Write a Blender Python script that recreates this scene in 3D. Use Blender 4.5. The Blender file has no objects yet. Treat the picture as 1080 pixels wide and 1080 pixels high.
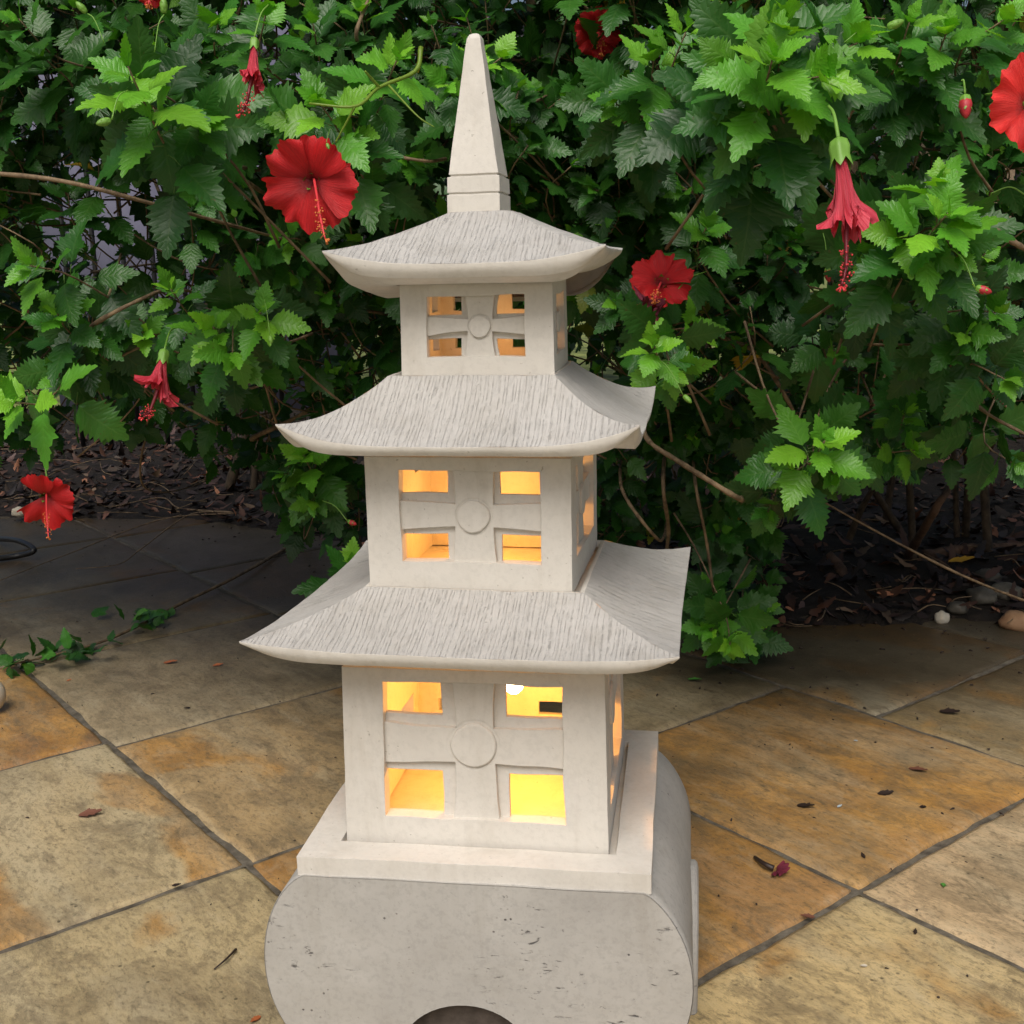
import bpy, math, random
import numpy as np
from mathutils import Matrix, Vector, noise
random.seed(7); rng = np.random.default_rng(11)
scn = bpy.context.scene
COL = scn.collection
R = math.radians
ZG = 0.03      # the paving lies at z = 0

# ------------------------------------------------------------------ camera
C = np.array([0.20477, -1.15051, 0.73166 + ZG])
RT = np.array([0.98816822, 0.15191738, -0.02108741])
UP = np.array([-0.01099613, 0.20731014, 0.97821347])
FW = np.array([-0.15297926, 0.96640758, -0.20652779])
F = 1222.2
cam_d = bpy.data.cameras.new('camera'); cam = bpy.data.objects.new('camera', cam_d); COL.objects.link(cam)
cam_d.sensor_width = 36; cam_d.lens = 36 * F / 1080; cam_d.clip_start = .02; cam_d.clip_end = 200
m = Matrix.Identity(4)
for i in range(3):
    m[i][0] = RT[i]; m[i][1] = UP[i]; m[i][2] = -FW[i]; m[i][3] = C[i]
cam.matrix_world = m
scn.camera = cam

def at(u, v, d):
    """a point seen at (u, v) of the photograph, d metres into the scene"""
    return C + (FW + RT * (u - 540) / F - UP * (v - 540) / F) * d
def ground(u, v, z=0.0):
    r = FW + RT * (u - 540) / F - UP * (v - 540) / F
    return C + r * ((z - C[2]) / r[2])
def nrm(a):
    a = np.asarray(a, float); return a / (np.linalg.norm(a) + 1e-12)

# ------------------------------------------------------------------ materials
def mat(name):
    m = bpy.data.materials.new(name); m.use_nodes = True
    nt = m.node_tree; b = nt.nodes['Principled BSDF']
    return m, nt, b
class N:
    def __init__(s, nt): s.nt = nt
    def __call__(s, typ, **kw):
        n = s.nt.nodes.new(typ)
        for k, v in kw.items():
            if k.startswith('i_'):
                key = k[2:]; key = int(key) if key.isdigit() else key.replace('_', ' ')
                n.inputs[key].default_value = v
            else: setattr(n, k, v)
        return n
    def l(s, a, b): s.nt.links.new(a, b)
    def math(s, op, a, b=None, c=None, clamp=False):
        n = s.nt.nodes.new('ShaderNodeMath'); n.operation = op; n.use_clamp = clamp
        for i, x in enumerate((a, b, c)):
            if x is None: continue
            if isinstance(x, (int, float)): n.inputs[i].default_value = x
            else: s.l(x, n.inputs[i])
        return n.outputs[0]
    def mix(s, fac, a, b, mode='MIX'):
        n = s.nt.nodes.new('ShaderNodeMix'); n.data_type = 'RGBA'; n.blend_type = mode
        for key, x in ((0, fac), (6, a), (7, b)):
            if isinstance(x, (int, float)): n.inputs[key].default_value = x
            elif isinstance(x, tuple): n.inputs[key].default_value = (*x, 1) if len(x) == 3 else x
            else: s.l(x, n.inputs[key])
        return n.outputs[2]
    def noise(s, vec, scale, detail=4, rough=.55, dist=0):
        n = s('ShaderNodeTexNoise', i_Scale=scale, i_Detail=detail, i_Roughness=rough, i_Distortion=dist)
        if vec is not None: s.l(vec, n.inputs['Vector'])
        return n.outputs['Fac']
    def ramp(s, fac, *stops):
        n = s('ShaderNodeValToRGB'); e = n.color_ramp.elements
        while len(e) < len(stops): e.new(.5)
        for i, (p, c) in enumerate(stops):
            e[i].position = p
            if isinstance(c, (int, float)): c = (c, c, c)
            e[i].color = (*c, 1)
        s.l(fac, n.inputs[0]); return n.outputs[0]
    def mapv(s, vec, scale=(1, 1, 1), rot=(0, 0, 0)):
        n = s('ShaderNodeMapping'); n.inputs['Scale'].default_value = scale; n.inputs['Rotation'].default_value = rot
        s.l(vec, n.inputs['Vector']); return n.outputs[0]
    def bump(s, h, strength, dist, normal=None):
        n = s('ShaderNodeBump'); n.inputs['Strength'].default_value = strength; n.inputs['Distance'].default_value = dist
        s.l(h, n.inputs['Height'])
        if normal is not None: s.l(normal, n.inputs['Normal'])
        return n.outputs[0]
    def coord(s): return s('ShaderNodeTexCoord').outputs['Object']
    def attr(s, name, out='Vector'):
        n = s('ShaderNodeAttribute'); n.attribute_name = name; return n.outputs[out]

def stone_mat(name, base, pale, kind='wall'):
    m, nt, b = mat(name); n = N(nt); co = n.coord()
    big = n.noise(co, 9, 5, .6); fine = n.noise(co, 160, 5, .7); med = n.noise(co, 38, 4, .6)
    col = n.mix(n.ramp(big, (.32, 0), (.68, 1)), base, pale)
    col = n.mix(n.math('MULTIPLY', n.ramp(fine, (.37, 1), (.52, 0)), .30 if kind == 'base' else .20), col, tuple(c * .72 for c in base))
    # water stains, faint and cool
    col = n.mix(n.math('MULTIPLY', n.ramp(n.noise(co, 13, 5, .65), (.50, 0), (.80, 1)), .30), col, (base[0] * .84, base[1] * .86, base[2] * .9))
    bev = n('ShaderNodeBevel', samples=4); bev.inputs['Radius'].default_value = .0012
    nm = n.bump(n.noise(co, 60, 6, .65), .25, .0015, bev.outputs[0])
    nm = n.bump(fine, .35, .0006, nm)
    stk = n.noise(n.mapv(co, (26, 26, 5)), 1, 5, .65, .4)
    col = n.mix(n.math('MULTIPLY', n.ramp(stk, (.52, 0), (.74, 1)), .32), col, (base[0] * .66, base[1] * .62, base[2] * .55))
    pock = n.noise(co, 240, 2, .5)
    pk = n.math('MULTIPLY', n.ramp(pock, (.70, 0), (.74, 1)), n.ramp(n.noise(co, 17, 3), (.45, 0), (.6, 1)))
    col = n.mix(n.math('MULTIPLY', pk, .5), col, (base[0] * .4, base[1] * .38, base[2] * .34)); nm = n.bump(n.math('SUBTRACT', 1, pk), .5, .0008, nm)
    if kind == 'base':
        # dark pits and scrape marks of the cast stone
        w = n.mapv(co, (30, 30, 85))
        pn = n.noise(w, 1.6, 6, .7, .6); gate = n.noise(co, 7.5, 2, .5)
        pit = n.math('MULTIPLY', n.ramp(pn, (.615, 0), (.67, 1)), n.ramp(gate, (.54, 0), (.62, 1)))
        v = n('ShaderNodeTexVoronoi', i_Scale=120); n.l(co, v.inputs['Vector'])
        dots = n.math('MULTIPLY', n.ramp(v.outputs['Distance'], (.10, 1), (.17, 0)), n.ramp(n.noise(co, 21, 2), (.6, 0), (.66, 1)))
        pit = n.math('MAXIMUM', pit, dots)
        col = n.mix(n.math('MULTIPLY', pit, .85), col, (.06, .058, .06))
        nm = n.bump(n.math('SUBTRACT', 1, pit), .6, .001, nm)
        hz = n('ShaderNodeSeparateXYZ'); n.l(co, hz.inputs[0])
        st = n.noise(n.mapv(co, (9, 9, 16)), 1, 4, .6)
        col = n.mix(n.math('MULTIPLY', n.ramp(st, (.5, 0), (.66, 1)), .22), col, (.31, .29, .25))
    if kind == 'roof':
        # combed grooves running from the ridge to the eave, broken and uneven
        uv = n.attr('ruv')
        sp = n('ShaderNodeSeparateXYZ'); n.l(uv, sp.inputs[0])
        warp = n.noise(n.mapv(uv, (28, 9, 1)), 1, 3)
        jit = n.noise(n.mapv(uv, (75, 2.5, 1)), 1, 2, .6)
        x = n.math('ADD', n.math('ADD', sp.outputs[0], n.math('MULTIPLY', n.math('SUBTRACT', jit, .5), .014)), n.math('MULTIPLY', n.math('SUBTRACT', warp, .5), .010))
        ph = n.math('FRACT', n.math('MULTIPLY', x, 228))
        tri = n.math('ABSOLUTE', n.math('SUBTRACT', ph, .5))
        gr = n.ramp(tri, (.04, 1), (.20, 0))
        brk = n.noise(n.mapv(uv, (230, 80, 1)), 1, 5, .85)
        gr = n.math('MULTIPLY', gr, n.ramp(brk, (.45, .0), (.60, 1)))
        gr = n.math('MULTIPLY', gr, n.ramp(n.noise(n.mapv(uv, (24, 38, 1)), 1, 4, .7), (.34, .45), (.6, 1)))
        fr = n.noise(n.mapv(uv, (520, 34, 1)), 1, 5, .75)
        stre = n.ramp(n.noise(n.mapv(uv, (380, 42, 1)), 1, 5, .8), (.30, 1), (.46, 0))
        gr = n.math('MAXIMUM', gr, n.math('MULTIPLY', stre, .38))
        h = n.math('ADD', n.math('MULTIPLY', gr, -1), n.math('MULTIPLY', fr, .6))
        nm = n.bump(h, .85, .0011, nm)
        col = n.mix(n.math('MULTIPLY', gr, .22), col, (.27, .25, .22))
    n.l(col, b.inputs['Base Color']); n.l(nm, b.inputs['Normal'])
    b.inputs['Roughness'].default_value = .82; b.inputs['Specular IOR Level'].default_value = .25
    return m
M_wall = stone_mat('lantern limestone', (.62, .59, .53), (.69, .66, .60))
M_roof = stone_mat('lantern combed stone', (.44, .425, .395), (.52, .505, .475), 'roof')
M_base = stone_mat('lantern cast base', (.385, .37, .34), (.465, .45, .415), 'base')

def paving_mat():
    m, nt, b = mat('sandstone paving'); n = N(nt)
    co = n.coord(); tint = n.attr('tint', 'Color'); ora = n.attr('ora', 'Fac')
    rot = n.mapv(co, (1, 1, 1), (0, 0, R(43.1)))
    off = n.attr('soff'); add = n('ShaderNodeVectorMath'); add.operation = 'ADD'; n.l(rot, add.inputs[0]); n.l(off, add.inputs[1])
    p = add.outputs[0]
    big = n.noise(p, 3.2, 4, .5, .9); st = n.noise(n.mapv(p, (2.0, 9, 1)), 1.2, 5, .65, .5)
    patch = n.math('ADD', big, n.math('MULTIPLY', n.math('SUBTRACT', ora, .5), .42))
    ocol = n.mix(n.ramp(n.noise(p, 7, 5, .65), (.35, 0), (.65, 1)), (.31, .15, .035), (.56, .30, .075))
    col = n.mix(n.ramp(patch, (.47, 0), (.53, .85)), tint, ocol)
    col = n.mix(n.math('MULTIPLY', n.ramp(n.noise(p, 4.2, 6, .7), (.47, 0), (.62, 1)), .5), col, (.18, .14, .08))
    # iron stains / pale leached patches
    col = n.mix(n.math('MULTIPLY', n.ramp(st, (.46, 0), (.62, 1)), .35), col, (.50, .44, .30))
    col = n.mix(n.math('MULTIPLY', n.ramp(n.noise(n.mapv(p, (5, 16, 1)), 1.5, 8, .8), (.52, 0), (.64, 1)), .55), col, (.15, .11, .07))
    m2 = n.noise(n.mapv(p, (9, 15, 9)), 1, 9, .82, .6)
    col = n.mix(n.math('MULTIPLY', n.ramp(m2, (.50, 0), (.58, 1)), .48), col, (.15, .115, .068))
    col = n.mix(n.math('MULTIPLY', n.ramp(m2, (.36, 1), (.46, 0)), .25), col, (.56, .48, .33))
    grain = n.noise(n.mapv(p, (75, 150, 50)), 1, 8, .85)
    col = n.mix(n.math('MULTIPLY', n.ramp(grain, (.37, 1), (.49, 0)), .75), col, (.13, .10, .06))
    col = n.mix(n.math('MULTIPLY', n.ramp(grain, (.54, 0), (.70, 1)), .3), col, (.55, .48, .34))
    g2 = n.noise(n.mapv(p, (40, 90, 50)), 1, 5, .7, .8)
    col = n.mix(n.math('MULTIPLY', n.ramp(g2, (.32, 1), (.44, 0)), .5), col, (.10, .085, .05))
    v = n('ShaderNodeTexVoronoi', i_Scale=60); n.l(p, v.inputs['Vector'])
    speck = n.math('MULTIPLY', n.ramp(v.outputs['Distance'], (.08, 1), (.16, 0)), n.ramp(n.noise(p, 8, 3), (.5, 0), (.6, 1)))
    col = n.mix(n.math('MULTIPLY', speck, .75), col, (.04, .032, .02))
    # damp algae plus hedge shade painted into the colour, darker toward the planting bed
    wet_shade = n.attr('wet_shade', 'Fac'); wn = n.math('ADD', wet_shade, n.math('MULTIPLY', n.math('SUBTRACT', n.noise(co, 4.5, 5, .6), .5), .7))
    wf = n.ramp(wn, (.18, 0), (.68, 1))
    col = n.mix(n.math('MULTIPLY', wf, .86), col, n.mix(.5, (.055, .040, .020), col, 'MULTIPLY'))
    n.l(col, b.inputs['Base Color'])
    h = n.math('ADD', n.math('MULTIPLY', grain, .7), n.math('MULTIPLY', n.noise(p, 14, 5, .6), 1.6))
    n.l(n.bump(h, .75, .0030), b.inputs['Normal'])
    rg = n.ramp(n.noise(p, 6, 4), (.35, .30), (.65, .60))
    n.l(n.mix(n.math('MULTIPLY', wf, .65), rg, (.30, .30, .30)), b.inputs['Roughness'])
    b.inputs['Specular IOR Level'].default_value = .35
    return m
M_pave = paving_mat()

def simple(name, a, b_, scale, rough=.8, bump=.4, dist=.004, spec=.4, stretch=(1, 1, 1), lo=.35, hi=.65):
    m, nt, b = mat(name); n = N(nt); co = n.mapv(n.coord(), stretch)
    f = n.noise(co, scale, 6, .65)
    n.l(n.mix(n.ramp(f, (lo, 0), (hi, 1)), a, b_), b.inputs['Base Color'])
    n.l(n.bump(n.noise(co, scale * 2.1, 6, .7), bump, dist), b.inputs['Normal'])
    b.inputs['Roughness'].default_value = rough; b.inputs['Specular IOR Level'].default_value = spec
    return m
M_mortar = simple('grey mortar', (.06, .05, .036), (.17, .15, .115), 45, .85, .8, .004)
M_soil = simple('garden soil', (.008, .006, .004), (.026, .018, .012), 30, .8, 1, .012)
M_bark = simple('hibiscus bark', (.09, .06, .035), (.27, .19, .11), 60, .75, .8, .002, stretch=(1, 1, .6))
M_stem = simple('dark stems', (.03, .022, .014), (.10, .07, .042), 60, .8, .8, .002, stretch=(1, 1, .6))
M_log = simple('fallen wood', (.06, .035, .022), (.17, .10, .065), 22, .8, .9, .006)
M_lawn = simple('far lawn', (.05, .07, .02), (.26, .30, .08), 4, .9, .5, .02)
M_farwall = simple('lavender render', (.12, .12, .18), (.18, .18, .25), 3, .8, .2, .004)
M_tanwall = simple('tan render', (.42, .30, .20), (.60, .47, .34), 3, .8, .2, .004)
M_iron = simple('black iron', (.008, .008, .010), (.02, .02, .022), 30, .45, .2, .001, .5)
M_rubber = simple('black rubber', (.008, .008, .009), (.018, .018, .018), 30, .35, .1, .001, .5)
M_rock_w = simple('white pebble', (.42, .38, .30), (.62, .58, .48), 30, .7, .6, .003)
M_rock_o = simple('ochre rock', (.20, .10, .05), (.36, .22, .12), 18, .7, .6, .004)
M_rock_g = simple('grey rock', (.05, .045, .035), (.13, .12, .095), 18, .55, .6, .004)
M_cream = simple('cream stone', (.55, .49, .38), (.64, .58, .47), 15, .8, .4, .002)

def leaf_mat(name, transl=.22, rough=.36):
    m, nt, b = mat(name); n = N(nt)
    col = n.attr('lc', 'Color'); uv = n.attr('luv'); sp = n('ShaderNodeSeparateXYZ'); n.l(uv, sp.inputs[0])
    u, v, rnd = sp.outputs[0], sp.outputs[1], sp.outputs[2]
    p = n.math('FRACT', n.math('MULTIPLY', n.math('SUBTRACT', v, n.math('MULTIPLY', u, .26)), 7.5))
    d = n.math('MULTIPLY', n.math('ABSOLUTE', n.math('SUBTRACT', p, .5)), 2)      # 1 at a side vein
    vein = n.ramp(d, (.88, 0), (.98, 1)); mid = n.ramp(u, (.02, 1), (.07, 0))
    allv = n.math('MAXIMUM', n.math('MULTIPLY', vein, .65), mid)
    co = n.coord()
    c2 = n.mix(n.math('MULTIPLY', n.noise(co, 45, 4, .6), .7), col, n.mix(1.0, col, (.55, .62, .6), 'MULTIPLY'))
    c3 = n.mix(n.math('MULTIPLY', allv, .16), c2, n.mix(1.0, col, (.13, .14, .06), 'ADD'))
    # small blemishes
    bl = n.ramp(n.noise(co, 150, 2, .5), (.70, 0), (.75, 1))
    c3 = n.mix(n.math('MULTIPLY', bl, .55), c3, (.10, .07, .02))
    n.l(c3, b.inputs['Base Color'])
    puck = n.math('ADD', n.math('MULTIPLY', n.math('POWER', d, 2), -1), n.math('MULTIPLY', n.noise(co, 170, 4, .6), 1.1))
    n.l(n.bump(puck, .32, .0011), b.inputs['Normal'])
    b.inputs['Roughness'].default_value = rough; b.inputs['Specular IOR Level'].default_value = .5
    tr = n('ShaderNodeBsdfTranslucent'); n.l(n.mix(1.0, c3, (1.5, 1.6, .5), 'MULTIPLY'), tr.inputs['Color'])
    mx = n('ShaderNodeMixShader'); mx.inputs[0].default_value = transl
    n.l(b.outputs[0], mx.inputs[1]); n.l(tr.outputs[0], mx.inputs[2])
    n.l(mx.outputs[0], nt.nodes['Material Output'].inputs[0])
    return m
M_leaf = leaf_mat('hibiscus leaves', .26, .40)
def litter_mat():
    m, nt, b = mat('dead leaves'); n = N(nt)
    n.l(n.attr('lc', 'Color'), b.inputs['Base Color']); b.inputs['Roughness'].default_value = .6
    return m
M_dead = litter_mat()

def petal_mat(name, a, b_, rough=.5, transl=.2):
    m, nt, b = mat(name); n = N(nt); uv = n.attr('luv')
    f = n.noise(n.mapv(uv, (16, 1.6, 1)), 1.6, 4, .6)
    c = n.mix(n.ramp(f, (.35, 0), (.65, 1)), a, b_)
    sp = n('ShaderNodeSeparateXYZ'); n.l(uv, sp.inputs[0])
    c = n.mix(n.ramp(sp.outputs[1], (.05, .85), (.38, 0)), c, (.10, .003, .008))
    n.l(c, b.inputs['Base Color']); b.inputs['Roughness'].default_value = rough
    n.l(n.bump(n.noise(n.mapv(uv, (22, 2.5, 1)), 1.5, 4, .6), .7, .0025), b.inputs['Normal'])
    tr = n('ShaderNodeBsdfTranslucent'); n.l(n.mix(1.0, c, (1.2, .6, .6), 'MULTIPLY'), tr.inputs['Color'])
    mx = n('ShaderNodeMixShader'); mx.inputs[0].default_value = transl
    n.l(b.outputs[0], mx.inputs[1]); n.l(tr.outputs[0], mx.inputs[2]); n.l(mx.outputs[0], nt.nodes['Material Output'].inputs[0])
    return m
M_petal = petal_mat('red petals', (.50, .006, .010), (.66, .012, .016))
M_petal_br = petal_mat('scarlet petals', (.80, .02, .02), (.92, .05, .04))
M_petal_w = petal_mat('wilted petals', (.60, .02, .05), (.78, .10, .14), .45)
M_petal_m = petal_mat('maroon petals', (.13, .01, .03), (.24, .03, .06), .6, .1)
def flat(name, c, rough=.5, em=None, es=0):
    m, nt, b = mat(name); n = N(nt)
    f = n.noise(n.coord(), 90, 3)
    n.l(n.mix(f, tuple(x * .75 for x in c), tuple(min(1, x * 1.2) for x in c)), b.inputs['Base Color'])
    b.inputs['Roughness'].default_value = rough
    if em: b.inputs['Emission Color'].default_value = (*em, 1); b.inputs['Emission Strength'].default_value = es
    return m
M_stamen = flat('pistil red', (.72, .05, .06)); M_pollen = flat('pollen', (.75, .22, .05)); M_green = flat('young green', (.16, .34, .045)); M_bud = flat('red bud', (.45, .03, .04))
M_bulb = flat('glowing bulb', (.9, .8, .6), .3, (1, .72, .36), 14)
M_yleaf = flat('yellow leaf', (.62, .34, .02)); M_dark = flat('dark debris', (.03, .018, .014)); M_rust = flat('rust leaf', (.40, .12, .04)); M_brown = flat('brown leaf', (.16, .065, .04))
M_greenbit = flat('green scrap', (.08, .26, .04)); M_blue = flat('pale scrap', (.45, .52, .55))

# ------------------------------------------------------------------ mesh helpers
def mesh_obj(name, V, Fc, material, parent=None, smooth=True, attrs=None, mats=None, midx=None):
    V = np.asarray(V, np.float32).reshape(-1, 3); me = bpy.data.meshes.new(name)
    if isinstance(Fc, np.ndarray) and Fc.ndim == 2:
        k = Fc.shape[1]; nf = len(Fc)
        me.vertices.add(len(V)); me.vertices.foreach_set('co', V.ravel())
        me.loops.add(nf * k); me.loops.foreach_set('vertex_index', Fc.astype(np.int32).ravel())
        me.polygons.add(nf); me.polygons.foreach_set('loop_start', np.arange(nf, dtype=np.int32) * k)
        me.polygons.foreach_set('loop_total', np.full(nf, k, np.int32))
        me.update(calc_edges=True); me.validate()
    else:
        me.from_pydata([tuple(map(float, v)) for v in V], [], [tuple(int(i) for i in f) for f in Fc]); me.update()
    for an, (typ, arr) in (attrs or {}).items():
        a = me.attributes.new(an, typ, 'POINT'); arr = np.asarray(arr, np.float32)
        a.data.foreach_set({'FLOAT_COLOR': 'color', 'FLOAT_VECTOR': 'vector', 'FLOAT': 'value'}[typ], arr.ravel())
    for mm in (mats or [material]): me.materials.append(mm)
    if midx is not None: me.polygons.foreach_set('material_index', np.asarray(midx, np.int32))
    if smooth: me.polygons.foreach_set('use_smooth', np.ones(len(me.polygons), bool))
    o = bpy.data.objects.new(name, me); COL.objects.link(o)
    if parent is not None: o.parent = parent; o.matrix_parent_inverse = parent.matrix_world.inverted()
    return o
def tag(o, label=None, cat=None, group=None, kind=None):
    for k, v in (('label', label), ('category', cat), ('group', group), ('kind', kind)):
        if v: o[k] = v
    return o
def empty(name, loc, label, cat, group=None, parent=None):
    o = bpy.data.objects.new(name, None); COL.objects.link(o); o.empty_display_size = .05
    o.matrix_world = Matrix.Translation(Vector([float(x) for x in loc]))
    if parent is not None: o.parent = parent; o.matrix_parent_inverse = parent.matrix_world.inverted(); o.matrix_world = Matrix.Translation(Vector([float(x) for x in loc]))
    tag(o, label, cat, group); bpy.context.view_layer.update()
    return o
class Acc:
    """collects quad pieces and their point attributes into one mesh"""
    def __init__(s): s.V = []; s.F = []; s.n = 0; s.A = {}
    def add(s, V, Fq, **attrs):
        s.V.append(V); s.F.append(np.asarray(Fq) + s.n); s.n += len(V)
        for k, a in attrs.items():
            a = np.asarray(a, float)
            if a.ndim == 1: a = np.tile(a, (len(V), 1))
            s.A.setdefault(k, []).append(a)
    def build(s, name, material, parent=None, smooth=True):
        at_ = {}
        for k, l in s.A.items():
            a = np.concatenate(l)
            at_[k] = ('FLOAT_COLOR', a) if a.shape[1] == 4 else ('FLOAT_VECTOR', a)
        return mesh_obj(name, np.concatenate(s.V), np.concatenate(s.F), material, parent, smooth, at_)
def smooth_path(P, n):
    P = np.asarray(P, float)
    if len(P) < 3: 
        t = np.linspace(0, 1, n)[:, None]; return P[0] * (1 - t) + P[-1] * t
    Q = np.vstack([2 * P[0] - P[1], P, 2 * P[-1] - P[-2]]); out = []
    for tt in np.linspace(0, len(P) - 1 - 1e-6, n):
        i = int(tt); t = tt - i; a, b, c, d = Q[i], Q[i + 1], Q[i + 2], Q[i + 3]
        out.append(.5 * (2 * b + (c - a) * t + (2 * a - 5 * b + 4 * c - d) * t * t + (3 * b - a - 3 * c + d) * t ** 3))
    return np.array(out)
def tube(P, r0, r1, sides=6, knob=0.0):
    P = np.asarray(P, float); n = len(P); T = np.gradient(P, axis=0); T /= np.linalg.norm(T, axis=1)[:, None] + 1e-12
    up = np.array([0, 0, 1.]) if abs(T[0][2]) < .9 else np.array([1., 0, 0]); V = []
    r = np.linspace(r0, r1, n)
    if knob: r = r * (1 + knob * rng.normal(size=n))
    X = nrm(np.cross(T[0], up))
    for i in range(n):
        X = nrm(X - T[i] * (X @ T[i])); Y = np.cross(T[i], X)
        a = np.arange(sides) / sides * 2 * np.pi
        V.append(P[i] + r[i] * (np.cos(a)[:, None] * X + np.sin(a)[:, None] * Y))
    V.append(P[:1]); V.append(P[-1:]); V = np.concatenate(V); Fq = []
    for i in range(n - 1):
        for j in range(sides):
            k = (j + 1) % sides; Fq.append((i * sides + j, i * sides + k, (i + 1) * sides + k, (i + 1) * sides + j))
    for j in range(0, sides, 2):
        k, l = (j + 1) % sides, (j + 2) % sides
        Fq.append((n * sides, l, k, j)); Fq.append((n * sides + 1, (n - 1) * sides + j, (n - 1) * sides + k, (n - 1) * sides + l))
    return V, np.array(Fq)

# ------------------------------------------------------------------ world and light
w = bpy.data.worlds.new('World'); scn.world = w; w.use_nodes = True
wn = w.node_tree; bg = wn.nodes['Background']; sky = wn.nodes.new('ShaderNodeTexSky'); sky.sky_type = 'NISHITA'; sky.sun_disc = False
SUN_EL, SUN_AZ = 52, 182       # high, behind the camera, a little to the left (degrees from +y, clockwise)
sky.sun_elevation = R(SUN_EL); sky.sun_rotation = R(SUN_AZ); sky.air_density = 1.0; sky.dust_density = 6.0; sky.ozone_density = .6
wn.links.new(sky.outputs[0], bg.inputs[0]); bg.inputs[1].default_value = .085
sd = bpy.data.lights.new('sun', 'SUN'); sd.energy = 2.1; sd.angle = R(40); sd.color = (1, .98, .95)
so = bpy.data.objects.new('sun', sd); COL.objects.link(so)
sv = Vector((math.sin(R(SUN_AZ)) * math.cos(R(SUN_EL)), math.cos(R(SUN_AZ)) * math.cos(R(SUN_EL)), math.sin(R(SUN_EL))))
so.rotation_euler = sv.to_track_quat('Z', 'Y').to_euler(); so.location = sv * 10
vs = scn.view_settings; vs.view_transform = 'Standard'; vs.look = 'None'; vs.exposure = .10; vs.gamma = 1
scn.cycles.max_bounces = 8; scn.cycles.transparent_max_bounces = 4; scn.cycles.use_denoising = True

# ------------------------------------------------------------------ lantern
lan = empty('stone_lantern', (0, 0, 0), 'tall cream stone pagoda lantern with three curved roofs and glowing windows', 'lantern')
def wob(V, amp, sc=30, seed=0.):
    V = np.array(V, float)
    for i in range(len(V)):
        V[i] += np.array(noise.noise_vector(Vector((V[i][0] * sc + seed, V[i][1] * sc, V[i][2] * sc)))) * amp
    return V
def place(V, ox, oy, rot):
    c, s = math.cos(rot), math.sin(rot); V = np.array(V, float)
    return np.stack([c * V[:, 0] - s * V[:, 1] + ox, s * V[:, 0] + c * V[:, 1] + oy, V[:, 2]], 1)
def weld(V, Fc, tol=1e-5):
    key = {}; idx = []; out = []
    for v in V:
        k = tuple(int(round(c / tol)) for c in v)
        if k not in key: key[k] = len(out); out.append(v)
        idx.append(key[k])
    F2 = []
    for f in Fc:
        g = []
        for i in f:
            j = idx[i]
            if not g or g[-1] != j: g.append(j)
        if len(g) > 2 and g[0] == g[-1]: g = g[:-1]
        if len(set(g)) > 2: F2.append(tuple(g))
    return np.array(out), F2

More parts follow.
